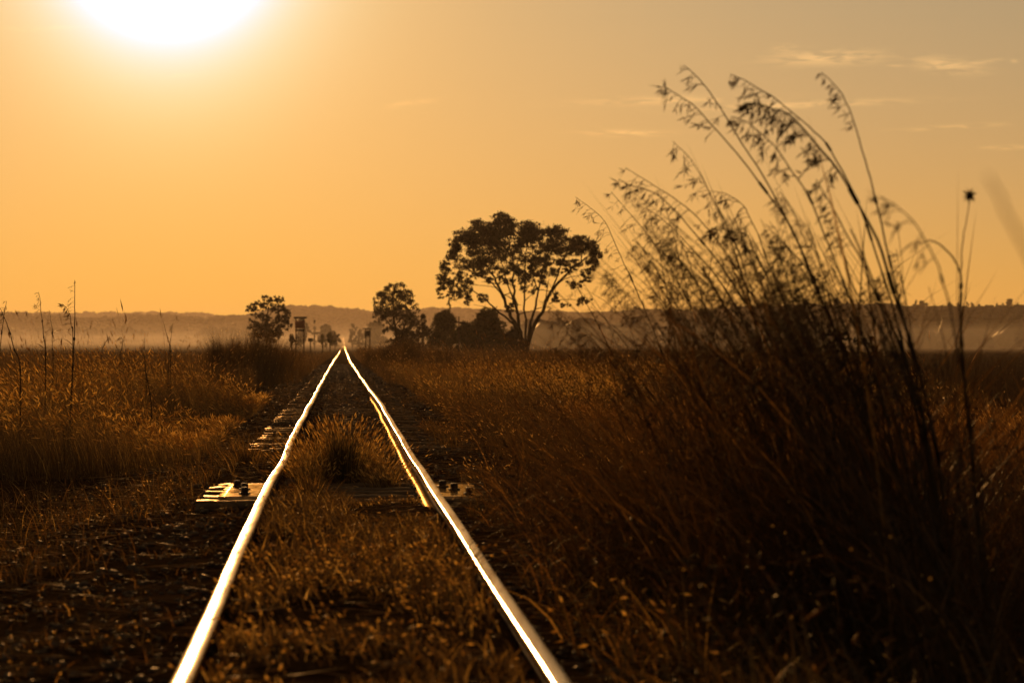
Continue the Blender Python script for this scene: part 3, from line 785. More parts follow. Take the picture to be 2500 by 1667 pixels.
# a blade very near the camera
o = gnd(2600, 3.0); r = empty('tall_grass', o); tag(r, 'blurred single grass stalk very close to the camera', 'tall grass', 'tall seeding grass beside the line')
stem(r, o, [(2415, 430), (2450, 500), (2490, 580), (2535, 700), (2580, 900), (2620, 1300), (2640, 1900), (2650, 3200), (2655, 4660)], 3.0, .0026, None)

# dark tangle of leaves below the tall stems
def tangle(label, Y0, Y1, u0, u1, n, h, mat, tint=(0, 1), w=(.005, .013)):
    Y = rng.uniform(Y0, Y1, n); u = rng.uniform(u0, u1, n); X = u + trx(Y)
    dens = vnoise(X * 1.3, Y * .8, 21); k = rng.uniform(0, 1, n) < np.clip(dens * 1.7, .15, 1)
    X, Y, dens = X[k], Y[k], dens[k]; n = len(X)
    base = np.stack([X, Y, gz(X, Y) - .01], -1)
    az = np.where(rng.uniform(0, 1, n) < .35, LEFT + rng.normal(0, .7, n), rng.uniform(0, 2 * PI, n))
    t0 = np.abs(rng.normal(.2, .5, n)); L = rng.uniform(h[0], h[1], n) * (.6 + .6 * dens)
    V, q, t, tv, P = blades(base, L, t0, t0 + rng.uniform(.5, 2.0, n), az, rng.uniform(w[0], w[1], n), 6, tint[0] + (tint[1] - tint[0]) * rng.beta(1.2, 2, n), pw=.55)
    o = mesh_obj('grass_tangle', V, [q, t], mat, tint=tv); tag(o, label, 'grass', kind='stuff')
    return P


tangle('dark tangled leaves filling the base of the tall stems', 12.5, 20, 1.3, 3.9, 4600, (.7, 1.6), M['reed'], (0, .8))
tangle('brown tangled leaves spilling towards the golden rail', 15, 24, 1.0, 2.5, 3600, (.25, .8), M['reed'], (0, 1))
tangle('broad blurred green and brown leaves closest to the camera', 6.0, 9.5, .95, 2.6, 1300, (.2, .55), M['weed'], (0, .7), (.007, .016))

# broken leaf scraps caught everywhere in the tangle
n = 7000
Y = rng.uniform(8.5, 24, n); u = .85 + rng.uniform(0, 1, n) * 3.4; X = u + trx(Y)
hh = np.where((Y > 12) & (u > 1.2), 1.15, .5) * rng.uniform(0, 1, n) ** 1.3
P = np.stack([X, Y, gz(X, Y) + .03 + hh], -1); d = rng.normal(0, 1, (n, 3)); d /= np.linalg.norm(d, axis=1, keepdims=True); d *= rng.uniform(.012, .045, (n, 1))
v, t, ti = spindles(P - d, P + d, rng.uniform(.004, .013, n), rng.beta(1.2, 1.6, n))
tag(mesh_obj('leaf_litter', v, t, M['weed'], tint=ti), 'broken dry leaf scraps hanging in the tangled grass', 'leaves', kind='stuff')
# pale translucent beads, their bright colour stands in for sun glints on dew
n = 420
Y = rng.uniform(9, 24, n); u = rng.uniform(.9, 4.2, n); X = u + trx(Y)
P = np.stack([X, Y, gz(X, Y) + rng.uniform(.1, .65, n)], -1)
v, t = icos(P, rng.uniform(.002, .0042, n), .1)
tag(mesh_obj('dew_glint_beads', v, t, M['fluff'], tint=np.full(len(v), .9)), 'tiny pale beads standing in for dew glints on the near weeds', 'dew', kind='stuff')

# ------------------------------------------------------------------ tall stalks on the left bank
def stalk(label, lines, Y, leaves=()):
    o = gnd(lines[0][0][-1][0], Y); r = empty('grass_stalk', o); tag(r, label, 'grass stalk')
    for pts, rad, hd in lines:
        pts = list(pts); g = gnd(pts[-1][0], Y); py = HY - (g[2] - CAMZ) / Y * F
        if py > pts[-1][1] + 15: pts.append((pts[-1][0] - 3, py + 4))
        stem(r, o, pts, Y, rad, hd)
    if leaves:
        b = np.array([at(x, y, Y) for x, y, *_ in leaves])
        leaf_bunch(r, o, b, np.array([l[2] for l in leaves]), .7, 2.6, np.array([l[3] for l in leaves]), .016, .3, M['reed'])


stalk('tallest single grass stalk with a thin spire and drooping side head', [
    ([(183, 684), (182, 740), (180, 800), (178, 850), (174, 930), (170, 1010)], .0075, (.28, .35, .10, .008)),
    ([(152, 742), (158, 747), (165, 757), (172, 775), (175, 800), (177, 830)], .0035, (.7, 1.1, .07, .013))], 36,
    [(176, 842, .26, PI), (175, 820, .24, PI), (172, 930, .3, .2), (176, 850, .2, PI * .9)])
stalk('slender grass stalk with a feathery spire beside the tallest stalk', [([(94, 713), (98, 740), (101, 775), (105, 820), (110, 880)], .005, (.4, .9, .09, .008))], 38, [(106, 850, .2, PI)])
stalk('wispy open grass stalk with loose side branches', [([(120, 757), (125, 780), (128, 805), (128, 850), (130, 880)], .004, (.7, .7, .13, .006))], 39)
stalk('thick leaning grass stalks at the frame edge', [([(-8, 735), (10, 775), (22, 805), (34, 850), (50, 910)], .006, (.25, .6, .09, .009)),
                                                       ([(16, 735), (12, 765), (8, 800), (0, 860), (-6, 900)], .005, (.3, .8, .08, .008))], 35)
stalk('pair of bare stalks crossing above the golden grass', [([(397, 781), (404, 808), (410, 832), (416, 862)], .006, None), ([(421, 789), (418, 815), (414, 850), (412, 880)], .006, (.2, .4, .05, .007))], 55)
stalk('short bent grass stalk standing clear over the plain', [([(268, 821), (260, 832), (252, 846), (248, 870)], .006, (.4, .7, .06, .01))], 60)
stalk('thin straight grass stalk near the weed thicket', [([(519, 799), (519, 820), (519, 845), (518, 880)], .008, None)], 85)
stalk('small grass stalk with a bright tip', [([(352, 824), (352, 850), (355, 880), (358, 930)], .006, (.3, .6, .05, .008))], 52)
stalk('dark broad stalk standing in the lit grass', [([(350, 860), (355, 900), (362, 940), (370, 1000)], .008, (.2, .5, .05, .008))], 44)
stalk('leaning stalk with a heavy hooked head', [([(285, 830), (293, 823), (298, 830), (296, 850), (292, 880)], .005, (.5, 1.2, .06, .011))], 58)

# ------------------------------------------------------------------ trees
def tree(name, label, Y, base, limbs, clumps, leaf=.22, dens=1.0, mat='leaf', r0=.22, cat='tree', group=None, depth=.8, tint=(0, 1), flat=.5):
    g = gnd(base[0], Y); r = empty(name, g); tag(r, label, cat, group)
    cx = np.mean([c[0] for c in clumps]); s = Y / F
    Rw = max(c[0] + c[2] for c in clumps) - min(c[0] - c[2] for c in clumps)
    mb = MB()
    for k, (pts, ra, rb) in enumerate(limbs):
        q = [list(p) for p in pts]
        dy = rng.uniform(-.5, .5) * Rw * s * .5 * depth
        P = np.array([at(x, y, Y) + np.array([0, dy * (j / (len(q) - 1)) ** 1.5, 0]) for j, (x, y) in enumerate(q)])
        if q[0][1] >= base[1] - 3: P[0, 2] = min(P[0, 2], g[2] - .1)
        P = smooth_line(P, 18)
        P[1:-1] += rng.normal(0, ra * .25, (len(P) - 2, 3))
        ra *= .72; mb.tube(P, np.linspace(ra, rb, len(P)), 6, .4)
        for _ in range(int(len(pts) * .8)):          # twigs
            j = rng.integers(len(P) // 3, len(P) - 1); d = rng.normal(size=3); d[2] = abs(d[2]) * .6 + .2; d /= np.linalg.norm(d)
            L = rng.uniform(.5, 1.3) * ra * 12
            mb.tube(np.array([P[j], P[j] + d * L * .5, P[j] + d * L + np.array([0, 0, -.1 * L])]), [rb * 1.1, rb * .8, rb * .3], 4, .4)
    mb.build('trunk', M['bark'], r, True, g)
    Vs, Qs, n0, ti = [], [], 0, []
    for (x, y, rx, ry, d) in clumps:
        h = math.sqrt(max(0, 1 - ((x - cx) / (Rw * .5 + 1e-6)) ** 2))
        c = at(x, y, Y)
        nsub = max(1, int(d * 2.2))
        yspan = h * Rw * .5 * s * depth
        n = int(rx * ry * s * s / (leaf * leaf) * 46.0 * max(.35, d) ** .65 * dens)
        if n < 4: n = 4
        sub = rng.normal(size=(max(6, n // 20), 3))      # leaf sprays inside the clump
        sub *= (rng.uniform(0, 1, len(sub)) ** .42 / np.linalg.norm(sub, axis=1))[:, None]
        if not len(sub): sub = np.zeros((1, 3))
        k = rng.integers(0, len(sub), n)
        off = sub[k] * 1.06 + rng.normal(0, .13, (n, 3))
        p = c + off * np.array([rx * s, 1, ry * s]) * np.array([1, 0, 1])
        p[:, 1] = Y + sub[k][:, 1] * yspan * .7 + rng.normal(0, .2, n)
        a = rng.normal(size=(n, 3)); a[:, 2] -= flat; a /= np.linalg.norm(a, axis=1, keepdims=True)
        b = np.cross(a, rng.normal(size=(n, 3))); b /= np.linalg.norm(b, axis=1, keepdims=True)
        L = leaf * rng.uniform(.6, 1.35, (n, 1)); W = L * .42
        V = np.stack([p - a * L * .5, p + b * W * .5, p + a * L * .5, p - b * W * .5], 1)
        Vs.append(V.reshape(-1, 3)); Qs.append(np.arange(n * 4).reshape(-1, 4) + n0); n0 += n * 4
        ti.append(np.repeat(tint[0] + (tint[1] - tint[0]) * rng.uniform(0, 1, n), 4))
    mesh_obj('crown', np.vstack(Vs), np.vstack(Qs), M[mat], r, np.concatenate(ti), origin=g)
    return r


k2 = 550 / 2156.
c2 = lambda L: [(1000 + x * k2, 480 + y * k2) for x, y in L]
big_limbs = [(c2(l), a, b) for l, a, b in [
    ([(1090, 1420), (1060, 1300), (1000, 1200), (930, 1050), (880, 930), (830, 800), (770, 720), (700, 600)], .30, .05),
    ([(1080, 1420), (1050, 1250), (1030, 1100), (1000, 900), (990, 650), (950, 420)], .26, .05),
    ([(1060, 1300), (960, 1200), (890, 1130), (800, 1050), (700, 960), (560, 880), (430, 790)], .16, .03),
    ([(1100, 1420), (1110, 1250), (1100, 1000), (1105, 700), (1130, 420)], .17, .04),
    ([(1110, 1420), (1150, 1250), (1200, 1080), (1230, 900), (1280, 700), (1350, 430)], .2, .04),
    ([(1110, 1430), (1180, 1260), (1270, 1100), (1330, 950), (1400, 850), (1500, 740), (1600, 640), (1720, 560)], .27, .05),
    ([(1130, 1350), (1230, 1180), (1300, 1040), (1350, 920), (1440, 700), (1520, 480)], .2, .04),
    ([(830, 800), (700, 760), (600, 720), (450, 690)], .09, .02),
    ([(880, 930), (780, 820), (640, 740), (500, 560)], .10, .02),
    ([(1330, 1030), (1430, 990), (1600, 990), (1690, 1000)], .05, .015),
    ([(880, 1090), (740, 1060), (610, 1030)], .05, .015),
    ([(930, 1050), (830, 880), (660, 850), (560, 830)], .06, .015),
    ([(1230, 900), (1180, 760), (1170, 600), (1180, 460)], .08, .02),
    ([(1030, 1100), (960, 900), (900, 700), (850, 520)], .12, .025),
    ([(1400, 850), (1500, 780), (1600, 760), (1690, 740)], .07, .015)]]
bc = [(890, 230, 105, 70, 1.3), (700, 300, 130, 75, 1.2), (540, 390, 120, 75, 1.2), (430, 470, 75, 85, 1.3), (420, 570, 75, 60, 1.2), (680, 430, 160, 95, 1.2), (850, 370, 150, 105, 1.3),
      (1130, 320, 130, 85, 1.6), (1130, 390, 140, 65, 1.5), (960, 290, 60, 85, 1.1), (1310, 330, 80, 60, .9), (1420, 360, 100, 85, 1.3), (1420, 480, 150, 85, 1.3), (1620, 440, 105, 65, 1.4), (1730, 480, 85, 60, 1.3),
      (1600, 510, 110, 60, 1.3), (1780, 550, 60, 75, 1.2), (1740, 640, 75, 60, 1.0), (1700, 735, 65, 55, .8), (560, 650, 140, 75, .55), (780, 580, 150, 80, .8), (700, 700, 110, 65, .5), (980, 560, 110, 85, .65),
      (1000, 700, 90, 65, .55), (1150, 600, 110, 75, .45), (1120, 760, 85, 75, .5), (1250, 600, 100, 75, .6), (1230, 760, 95, 65, .5), (1330, 700, 75, 65, .5), (1480, 620, 115, 55, .6), (1600, 650, 75, 50, .6),
      (330, 680, 65, 65, 1.0), (310, 780, 55, 50, 1.0), (300, 870, 55, 55, .9), (380, 830, 85, 55, .8), (420, 930, 85, 55, .7), (530, 900, 75, 75, .7), (560, 990, 45, 55, .8), (700, 970, 60, 38, .7), (380, 1030, 22, 38, .6),
      (300, 950, 38, 28, .8), (580, 820, 65, 45, .5), (480, 770, 75, 55, .6), (1560, 830, 60, 45, .7), (1640, 840, 38, 38, .7), (1700, 800, 45, 35, .8), (1390, 960, 48, 55, .8), (1460, 1040, 38, 28, .8),
      (1640, 1000, 48, 45, .9), (1710, 1000, 38, 30, .8), (1520, 1040, 20, 18, .6), (980, 1030, 48, 38, .7), (950, 1080, 55, 38, .8), (1080, 850, 65, 55, .5), (1180, 880, 45, 65, .4), (870, 700, 90, 70, .5), (1060, 480, 90, 60, .8), (630, 760, 60, 40, .5), (760, 790, 60, 45, .4), (900, 810, 60, 60, .4), (980, 830, 50, 50, .4), (1060, 740, 60, 50, .5), (1180, 690, 70, 55, .5), (1280, 820, 50, 50, .4), (1400, 720, 60, 50, .5), (1310, 610, 70, 50, .6), (700, 620, 90, 50, .6), (850, 480, 120, 60, .9), (1250, 480, 90, 60, .9), (620, 520, 100, 60, .9), (1500, 700, 60, 40, .5)]
big_clumps = [(1000 + x * k2, 480 + y * k2, rx * k2, ry * k2, d) for x, y, rx, ry, d in bc]
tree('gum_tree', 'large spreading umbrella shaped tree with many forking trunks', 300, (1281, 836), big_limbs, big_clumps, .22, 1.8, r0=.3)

mid = [(962, 702, 20, 16, 1.2), (935, 716, 18, 18, 1.0), (985, 712, 22, 18, 1.2), (960, 728, 34, 20, 1.4), (995, 738, 22, 22, 1.3), (925, 742, 16, 22, .9), (955, 752, 34, 22, 1.3), (985, 768, 26, 24, 1.3),
       (930, 775, 18, 20, 1.0), (950, 782, 22, 22, .9), (1005, 785, 20, 26, 1.2), (918, 760, 10, 18, .8), (1012, 760, 12, 14, .7), (975, 800, 22, 16, 1.1), (1010, 810, 18, 16, 1.2), (945, 803, 12, 14, .7)]
tree('gum_tree', 'medium rounded dark tree between the rails and the spreading tree', 320, (970, 838),
     [([(972, 840), (968, 815), (962, 780), (958, 740), (960, 710)], .2, .05), ([(976, 840), (985, 805), (992, 770), (990, 730)], .18, .04), ([(968, 815), (950, 790), (932, 765), (925, 735)], .1, .03),
      ([(960, 770), (975, 745), (985, 715)], .08, .03)], mid, .24, .8)
tree('shrub', 'ragged shrub leaning out beside the medium rounded tree', 310, (1035, 838), [([(1032, 840), (1034, 815), (1030, 790), (1034, 765)], .07, .02), ([(1030, 840), (1022, 815), (1040, 790)], .05, .02)],
     [(1032, 772, 9, 12, 1.1), (1030, 792, 14, 14, 1.2), (1036, 812, 16, 16, 1.3), (1022, 818, 14, 14, 1.2)], .24, 1.4, cat='shrub')

left = [(652, 728, 16, 9, 1.2), (680, 732, 13, 10, 1.2), (690, 748, 10, 12, 1.2), (632, 742, 16, 10, 1.2), (612, 750, 13, 9, 1.3), (604, 758, 7, 6, 1.0), (655, 748, 22, 9, .7), (672, 758, 16, 9, .7), (628, 762, 16, 9, .9),
        (645, 772, 20, 12, .6), (620, 790, 14, 12, 1.0), (698, 772, 10, 22, 1.4), (682, 778, 16, 16, 1.0), (692, 797, 14, 12, 1.2), (707, 795, 8, 8, 1.0), (612, 798, 8, 6, .9), (640, 798, 20, 14, 1.0), (660, 802, 20, 14, .9), (676, 808, 18, 12, 1.1), (635, 815, 22, 14, 1.2), (660, 822, 26, 14, 1.3)]
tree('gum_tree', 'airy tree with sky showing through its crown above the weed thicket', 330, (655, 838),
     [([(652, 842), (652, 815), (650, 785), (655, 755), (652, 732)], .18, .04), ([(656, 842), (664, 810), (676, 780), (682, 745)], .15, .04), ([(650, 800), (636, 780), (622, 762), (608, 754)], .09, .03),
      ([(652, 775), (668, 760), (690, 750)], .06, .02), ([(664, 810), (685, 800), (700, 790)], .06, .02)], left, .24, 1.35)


def blob_tree(name, label, Y, cx, top, bot, w, n, leaf, mat='leaf', cat='tree', group=None, shape='dome', dens=1.3, tint=(0, 1)):
    cl = []
    for _ in range(n):
        f = rng.uniform(0, 1); y = top + (bot - top) * (.12 + .8 * f)
        half = {'dome': math.sqrt(max(.12, 1 - (1 - f) ** 2.0)), 'column': .55 + .45 * math.sin(PI * f), 'tree': .35 + .65 * math.sin(PI * min(1, f * 1.15))}[shape] * w * .5
        rx = w * rng.uniform(.14, .22)
        x = cx + rng.uniform(-1, 1) * max(0, half - rx * .8)
        cl.append((x, y, rx, min(rx, (bot - top) * .2), rng.uniform(.8, 1.4)))
    cl.append((cx, top + (bot - top) * .14, w * .14, (bot - top) * .11, 1.3))
    g = gnd(cx, Y); gy = HY - (g[2] - CAMZ) / Y * F
    s = Y / F
    lim = [([(cx, gy + 1), (cx + rng.normal(0, w * .04), (gy + top) / 2), (cx + rng.normal(0, w * .06), top + (bot - top) * .2)], .06 * (gy - top) * s * .5, .02),
           ([(cx, (gy + bot) / 2), (cx - w * .12, (top + bot) / 2), (cx - w * .25, top + (bot - top) * .4)], .03 * (gy - top) * s * .5, .015),
           ([(cx, (gy + bot) / 2), (cx + w * .12, (top + bot) / 2), (cx + w * .24, top + (bot - top) * .35)], .03 * (gy - top) * s * .5, .015)]
    return tree(name, label, Y, (cx, gy), lim, cl, leaf, dens, mat, cat=cat, group=group, tint=tint, depth=.9)


blob_tree('shrub', 'peaked green shrub behind the thin crossed post', 335, 1085, 762, 862, 105, 34, .26, 'bush_leaf', 'shrub', dens=.8)
blob_tree('shrub', 'widest rounded green shrub under the spreading tree', 325, 1190, 757, 862, 130, 48, .26, 'bush_leaf', 'shrub', dens=.8)
blob_tree('shrub', 'low broad shrub filling the gap between the two green shrubs', 318, 1135, 790, 862, 90, 30, .25, 'bush_leaf', 'shrub', dens=.8)
blob_tree('shrub', 'low dark scrub at the foot of the spreading tree', 312, 1255, 800, 862, 70, 24, .24, 'leaf', 'shrub', dens=.8)
blob_tree('shrub', 'low dark scrub under the medium rounded tree', 322, 985, 805, 862, 110, 30, .24, 'leaf', 'shrub', dens=.8)
blob_tree('shrub', 'dark double lobed shrub beside the distant rails', 430, 788, 814, 845, 24, 10, .26, 'bush_leaf', 'shrub')
blob_tree('shrub', 'dark rounded shrub touching the double lobed one', 440, 806, 811, 846, 28, 12, .26, 'bush_leaf', 'shrub')
blob_tree('shrub', 'small round red brown shrub under the two legged sign', 300, 712, 817, 842, 22, 12, .2, 'leaf', 'shrub')
blob_tree('tree', 'tall narrow hazy tree beyond the two legged sign', 1000, 768, 776, 846, 18, 12, .7, shape='column')
blob_tree('tree', 'broad hazy tree stepping down towards the rails', 1050, 797, 791, 846, 50, 22, .7)
blob_tree('tree', 'dark domed hazy tree closest to the vanishing rails', 760, 818, 807, 846, 36, 18, .55)
blob_tree('tree', 'tall hazy tree right behind the two legged sign', 950, 735, 778, 846, 46, 24, .7, shape='tree')
blob_tree('tree', 'pale hazy tree standing across the rails from the domed one', 980, 861, 786, 846, 26, 16, .65, shape='column')
blob_tree('tree', 'low pale hazy tree joined to the one by the vanishing rails', 990, 878, 803, 846, 30, 14, .65)
blob_tree('tree', 'wide faint hazy tree behind the short dark sign', 1150, 915, 784, 846, 66, 26, .75)
blob_tree('tree', 'faint tree in the mist under the level ridge', 1080, 2490, 798, 842, 44, 20, .9, shape='tree')
blob_tree('shrub', 'small hazy shrub behind the legs of the sign', 800, 728, 819, 846, 22, 10, .5, cat='shrub')
# trees one can tell apart on the skyline of the level ridge
sky = [(1496, 757, 14), (1553, 752, 20), (1600, 757, 12), (1640, 754, 16), (1697, 752, 14), (1790, 744, 18), (1852, 742, 16), (1872, 740, 14), (1966, 733, 13), (2043, 733, 22), (2068, 738, 12), (2140, 741, 14),
       (2236, 735, 10), (2250, 739, 18), (2262, 742, 10), (2318, 743, 14), (2341, 742, 12), (2361, 741, 9), (2373, 743, 12), (2390, 746, 8), (2434, 745, 10), (2448, 744, 9), (2466, 735, 22), (2485, 742, 11)]
for x, y, w in sky:
    b = blob_tree('ridge_tree', 'small tree silhouetted on the skyline of the level ridge', float(np.interp(x, [1120, 1500, 2000, 3000], [4200, 2800, 1550, 1300])), x, y - 5, y + max(12, 757 - y), w * 1.45, 9, .5, group='trees on the ridge skyline', shape='dome', dens=1.6)
# tree lines lying across the hazy slope, beyond counting
n = 1500
x = np.concatenate([rng.uniform(-200, 640, n), rng.uniform(880, 1300, 300), rng.uniform(1300, 2800, 200)]); Y = np.concatenate([rng.uniform(2500, 2900, n), rng.uniform(2500, 2900, 300), rng.uniform(1180, 1250, 200)])
X = (x - CX) / F * Y
hgt = rng.uniform(3, 7, len(x)) * np.where(vnoise(x / 40., x * 0, 8) > .45, 1.3, .5)
v, t = icos(np.stack([X, Y, gz(X, Y) + hgt * .5], -1), np.stack([hgt * .9, hgt * .8, hgt * .7], -1), .3)
tag(mesh_obj('far_treeline', v, t, M['leaf'], tint=np.full(len(v), .6)), 'faint lines of trees across the misty plain', 'treeline', kind='stuff')

tree('shrub', 'dark fine leaved shrub inside the tall grass', 18.5, (1985, 1380), [([(1985, 1385), (1975, 1150), (1930, 930), (1905, 815)], .012, .003), ([(1990, 1385), (2000, 1100), (2020, 950), (2050, 830)], .012, .003), ([(1990, 1385), (2040, 1150), (2110, 960), (2150, 840)], .01, .003)],
     [(1905, 850, 50, 40, .5), (1990, 840, 60, 36, .6), (2070, 850, 60, 36, .55), (2140, 870, 50, 40, .5), (1960, 920, 110, 60, .9), (2080, 930, 110, 60, .9), (1900, 960, 80, 70, .7), (2020, 1020, 150, 80, .8)], .035, .5, 'leaf', cat='shrub')

# ------------------------------------------------------------------ signs and posts beside the line
def sign(name, label, Y, cx, bar, board, low, posts, mat):
    g = gnd(cx, Y); s = Y / F
    r = empty(name, g); tag(r, label, 'sign')
    bx = lambda x0, x1, y0, y1, d, m, nm, yo=0: (lambda mb: (mb.box(((x0 + x1) / 2 * s - CX * s, Y + yo, CAMZ - ((y0 + y1) / 2 - HY) * s), ((x1 - x0) * s, d, (y1 - y0) * s), 0, min(.012, d * .2)), mb.build(nm, m, r, origin=g)))(MB())
    if bar: bx(*bar, .22, M['dark_board'], 'top_rail')
    bx(*board, .03, mat, 'board', -.09)
    if low: bx(*low, .05, M['dark_board'], 'lower_rail', -.08)
    for px, y0 in posts:
        gy = HY - (g[2] - .1 - CAMZ) / s
        bx(px - .065 / s, px + .065 / s, y0, gy, .09, M['post'], 'post')


sign('track_sign', 'two legged red brown sign with a dark rail on top', 300, 732, (717, 749, 773, 777.6), (720.5, 744.2, 783.5, 801), (720.5, 744, 804, 808.3), ((722.7, 777.7), (742, 777.7)), M['red_board'])
sign('track_sign', 'short dark sign with a flat top rail in the grass', 350, 898, (885, 907, 800.8, 803.6), (890.5, 904.8, 807, 820), (890.5, 904.8, 821.6, 823.2), ((892.5, 803.7), (903, 803.7)), M['dark_board'])
sign('marker_board', 'small low dark board on a single post', 350, 758, None, (752, 764, 825, 834), None, ((758, 825.5),), M['dark_board'])
Y = 215; g = gnd(1120, Y); s = Y / F
r = empty('cross_post', g); tag(r, 'thin dark post with a short crossbar before the green shrubs', 'post')
mb = MB(); mb.tube(np.array([g - [0, 0, .2], at(1120, 810, Y), at(1120.5, 773, Y)]), [.05, .045, .04], 8); mb.build('pole', M['post'], r, True, g)
mb = MB(); p = at(1122, 786.5, Y); mb.box((p[0], Y - .06, p[2]), (28 * s, .05, .09), 0, .01); mb.build('crossbar', M['post'], r, origin=g)
mb = MB(); p = at(1121, 800, Y); mb.box((p[0], Y - .06, p[2]), (9 * s, .04, .07), 0, .01); mb.build('bracket', M['post'], r, origin=g)

# ------------------------------------------------------------------ air
mb = MB(); mb.box((0, 3400, 36), (7400, 8400, 80)); hz = mb.build('haze', None)
tag(hz, 'pale morning haze over the whole plain', 'haze', kind='stuff')
m, nt, out = new_mat('haze')
pv = nt.nodes.new('ShaderNodeVolumePrincipled')
pv.inputs['Color'].default_value = (.50, .40, .32, 1); pv.inputs['Density'].default_value = 1.0e-4; pv.inputs['Anisotropy'].default_value = .5
nt.links.new(pv.outputs[0], out.inputs['Volume']); hz.data.materials.append(m)

mb = MB(); mb.box((0, 2050, 2), (3600, 2700, 8)); ms = mb.build('mist', None)
tag(ms, 'low ground mist lying over the far plain', 'mist', kind='stuff')
m, nt, out = new_mat('mist')
pv = nt.nodes.new('ShaderNodeVolumePrincipled')
pv.inputs['Color'].default_value = (.66, .58, .50, 1); pv.inputs['Density'].default_value = 2.5e-4; pv.inputs['Anisotropy'].default_value = .45
nt.links.new(pv.outputs[0], out.inputs['Volume']); ms.data.materials.append(m)

# ------------------------------------------------------------------ sky and sun
SX, SZ = (408 - CX) / F, (HY + 169) / F
sd = Vector((SX, 1, SZ)).normalized()
elev = math.asin(sd.z); azim = math.atan2(sd.x, sd.y)
w = bpy.data.worlds.new('World'); bpy.context.scene.world = w; w.use_nodes = True
nt = w.node_tree; nt.nodes.clear(); N = nt.nodes; Lk = nt.links
out = N.new('ShaderNodeOutputWorld')
tc = N.new('ShaderNodeTexCoord')


def mth(op, a, b=None, c=None, clamp=False):
    n = N.new('ShaderNodeMath'); n.operation = op; n.use_clamp = clamp
    for i, v in enumerate((a, b, c)):
        if v is None: continue
        if isinstance(v, (int, float)): n.inputs[i].default_value = v
        else: Lk.new(v, n.inputs[i])
    return n.outputs[0]


def vmul(col, f):
    n = N.new('ShaderNodeVectorMath'); n.operation = 'SCALE'
    if isinstance(col, tuple): n.inputs[0].default_value = col
    else: Lk.new(col, n.inputs[0])
    if isinstance(f, (int, float)): n.inputs['Scale'].default_value = f
    else: Lk.new(f, n.inputs['Scale'])
    return n.outputs[0]


def vadd(a, b):
    n = N.new('ShaderNodeVectorMath'); n.operation = 'ADD'; Lk.new(a, n.inputs[0]); Lk.new(b, n.inputs[1]); return n.outputs[0]


def vcomb(a, b, op):
    n = N.new('ShaderNodeVectorMath'); n.operation = op
    Lk.new(a, n.inputs[0])
    if isinstance(b, tuple): n.inputs[1].default_value = b
    else: Lk.new(b, n.inputs[1])
    return n


sep = N.new('ShaderNodeSeparateXYZ'); Lk.new(tc.outputs['Generated'], sep.inputs[0])
dx, dy, dz = sep.outputs
dot = vcomb(tc.outputs['Generated'], tuple(sd), 'DOT_PRODUCT').outputs['Value']
ang = mth('MULTIPLY', mth('ARCCOSINE', mth('MINIMUM', dot, .9999999)), 180 / PI)      # degrees from the sun
el = mth('MULTIPLY', mth('ARCSINE', dz), 180 / PI)                                     # degrees above the horizon
elc = mth('MAXIMUM', el, 0.0)
# low orange band fading upward into a greyer sky, brightening towards the sun
farf = mth('EXPONENT', mth('MULTIPLY', ang, -1 / 90.))                                # sky away from the sun is dimmer
ex = lambda x, k: mth('EXPONENT', mth('MULTIPLY', x, -1 / k))
gau = lambda x, k: mth('EXPONENT', mth('MULTIPLY', mth('POWER', mth('DIVIDE', x, k), 2.0), -1))
c_low = vmul((.642, .442, .04), ex(elc, 5.01))
c_hi = vmul((.269, .0, .0), ex(elc, 22.))
c_up = vmul((.0, .489, .479), mth('MULTIPLY', mth('SUBTRACT', 1.0, ex(elc, 7.99)), ex(elc, 20.)))
base = vmul(vadd(vadd(c_low, c_hi), c_up), farf)
dome = vmul((.12, .062, .026), mth('SUBTRACT', 1.0, gau(elc, 32.)))                    # dim warm upper sky
g1 = vmul((.99, .415, .0), ex(ang, 3.03))
g2 = vmul((.0, .0, 4.24), gau(ang, 1.315))
g3 = vmul((.0, .763, .777), gau(ang, 2.28))
g4 = vmul((13.0, 12.0, 8.5), gau(ang, .75))
col = vadd(vadd(vadd(base, dome), g1), vadd(vadd(g2, g4), g3))
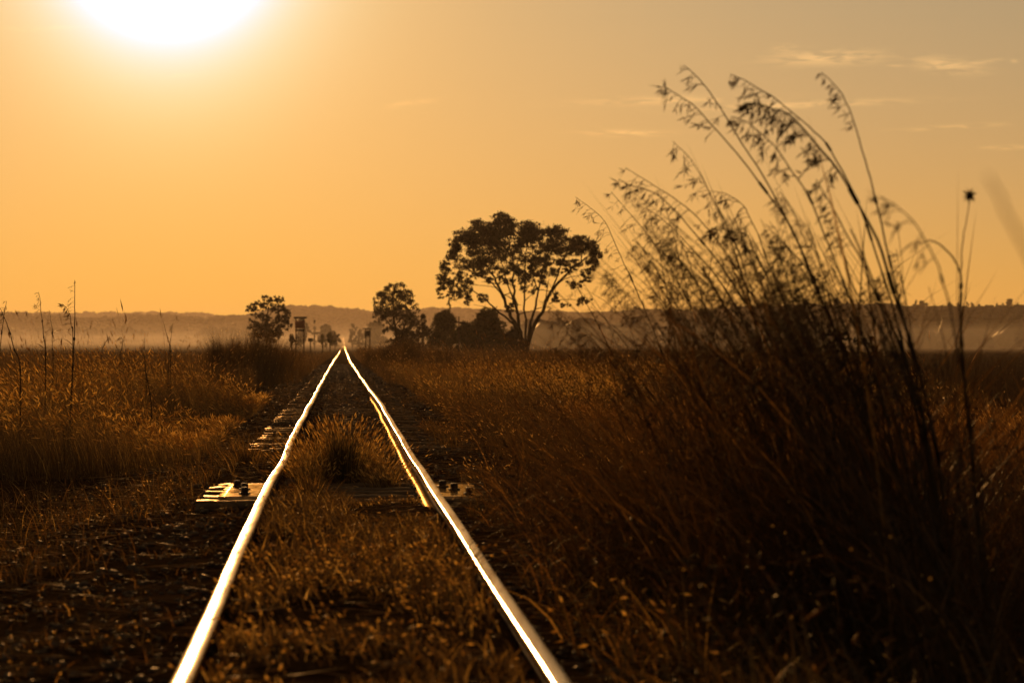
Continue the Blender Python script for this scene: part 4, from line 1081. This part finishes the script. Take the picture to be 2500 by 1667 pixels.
# thin cirrus streaks
px = mth('ADD', mth('MULTIPLY', mth('DIVIDE', dx, mth('MAXIMUM', dy, .05)), F), CX)
py = mth('SUBTRACT', HY, mth('MULTIPLY', mth('DIVIDE', dz, mth('MAXIMUM', dy, .05)), F))
cmb = N.new('ShaderNodeCombineXYZ')
Lk.new(mth('MULTIPLY', px, 1 / 75.), cmb.inputs[0]); Lk.new(mth('MULTIPLY', py, 1 / 14.), cmb.inputs[1])
nz = N.new('ShaderNodeTexNoise'); nz.inputs['Scale'].default_value = 1; nz.inputs['Detail'].default_value = 5; nz.inputs['Distortion'].default_value = .6
Lk.new(cmb.outputs[0], nz.inputs['Vector'])
cl = None
for (x, y, rx, ry, tilt, st) in ((2020, 142, 125, 17, -.03, 1.0), (1918, 122, 26, 12, 0, .7), (2310, 160, 80, 17, .12, .9), (2400, 152, 40, 6, -.1, .8), (2190, 160, 22, 4, 0, .5), (1640, 245, 210, 10, -.03, .6), (1960, 256, 240, 8, -.04, .75),
                                 (1530, 325, 95, 8, 0, .65), (2330, 311, 120, 6, -.06, .5), (2470, 359, 80, 6, -.04, .5), (1000, 253, 60, 8, -.12, .35), (390, 186, 90, 4, -.03, .3), (2475, 150, 10, 5, 0, .5), (90, 70, 120, 6, -.03, .3)):
    ex = mth('SUBTRACT', px, x); ey = mth('SUBTRACT', mth('SUBTRACT', py, y), mth('MULTIPLY', ex, tilt))
    q = mth('ADD', mth('POWER', mth('ABSOLUTE', mth('DIVIDE', ex, rx)), 2.0), mth('POWER', mth('ABSOLUTE', mth('DIVIDE', ey, ry)), 2.0))
    e = mth('MULTIPLY', mth('EXPONENT', mth('MULTIPLY', q, -1.1)), st)
    cl = e if cl is None else mth('MAXIMUM', cl, e)
mr = N.new('ShaderNodeMapRange'); mr.inputs[1].default_value = .40; mr.inputs[2].default_value = .56; Lk.new(nz.outputs[0], mr.inputs[0])
cloud = mth('MULTIPLY', cl, mr.outputs[0])
front = mth('GREATER_THAN', dy, .1)
col = vadd(col, vmul((.33, .175, .05), mth('MULTIPLY', cloud, front)))
below = mth('GREATER_THAN', el, -2.0)
bg1 = N.new('ShaderNodeBackground'); Lk.new(col, bg1.inputs[0]); bg1.inputs[1].default_value = 1.0
skyt = N.new('ShaderNodeTexSky'); skyt.sky_type = 'NISHITA'; skyt.sun_disc = False; skyt.sun_elevation = elev; skyt.sun_rotation = azim
skyt.dust_density = 3; skyt.air_density = 1.5
tint = vcomb(skyt.outputs[0], (.075, .065, .04), 'MULTIPLY').outputs[0]                    # the photograph's warm white balance
bg2 = N.new('ShaderNodeBackground'); Lk.new(tint, bg2.inputs[0]); bg2.inputs[1].default_value = .05
add = N.new('ShaderNodeAddShader'); Lk.new(bg1.outputs[0], add.inputs[0]); Lk.new(bg2.outputs[0], add.inputs[1])
Lk.new(add.outputs[0], out.inputs[0])

sun = bpy.data.lights.new('sun', 'SUN'); sun.energy = 4.2; sun.angle = math.radians(.5); sun.color = (1, .52, .17)
so = bpy.data.objects.new('sun', sun); C.objects.link(so)
so.rotation_euler = (-sd).to_track_quat('-Z', 'Y').to_euler()

# ------------------------------------------------------------------ camera
cam = bpy.data.cameras.new('camera'); co = bpy.data.objects.new('camera', cam); C.objects.link(co)
cam.sensor_width = 36; cam.lens = F / 2500 * 36
co.location = (0, 0, CAMZ)
co.rotation_euler = (PI / 2 + math.atan((HY - 833.5) / F), 0, 0)
cam.clip_start = .1; cam.clip_end = 30000
cam.dof.use_dof = True; cam.dof.focus_distance = 36; cam.dof.aperture_fstop = 5.6
sc = bpy.context.scene
sc.camera = co
sc.view_settings.view_transform = 'Standard'; sc.view_settings.look = 'None'
sc.view_settings.exposure = 0; sc.view_settings.gamma = 1
sc.render.engine = 'CYCLES'
cy = sc.cycles
cy.use_denoising = True
cy.max_bounces = 8; cy.diffuse_bounces = 3; cy.glossy_bounces = 3; cy.transmission_bounces = 4; cy.volume_bounces = 2; cy.transparent_max_bounces = 8
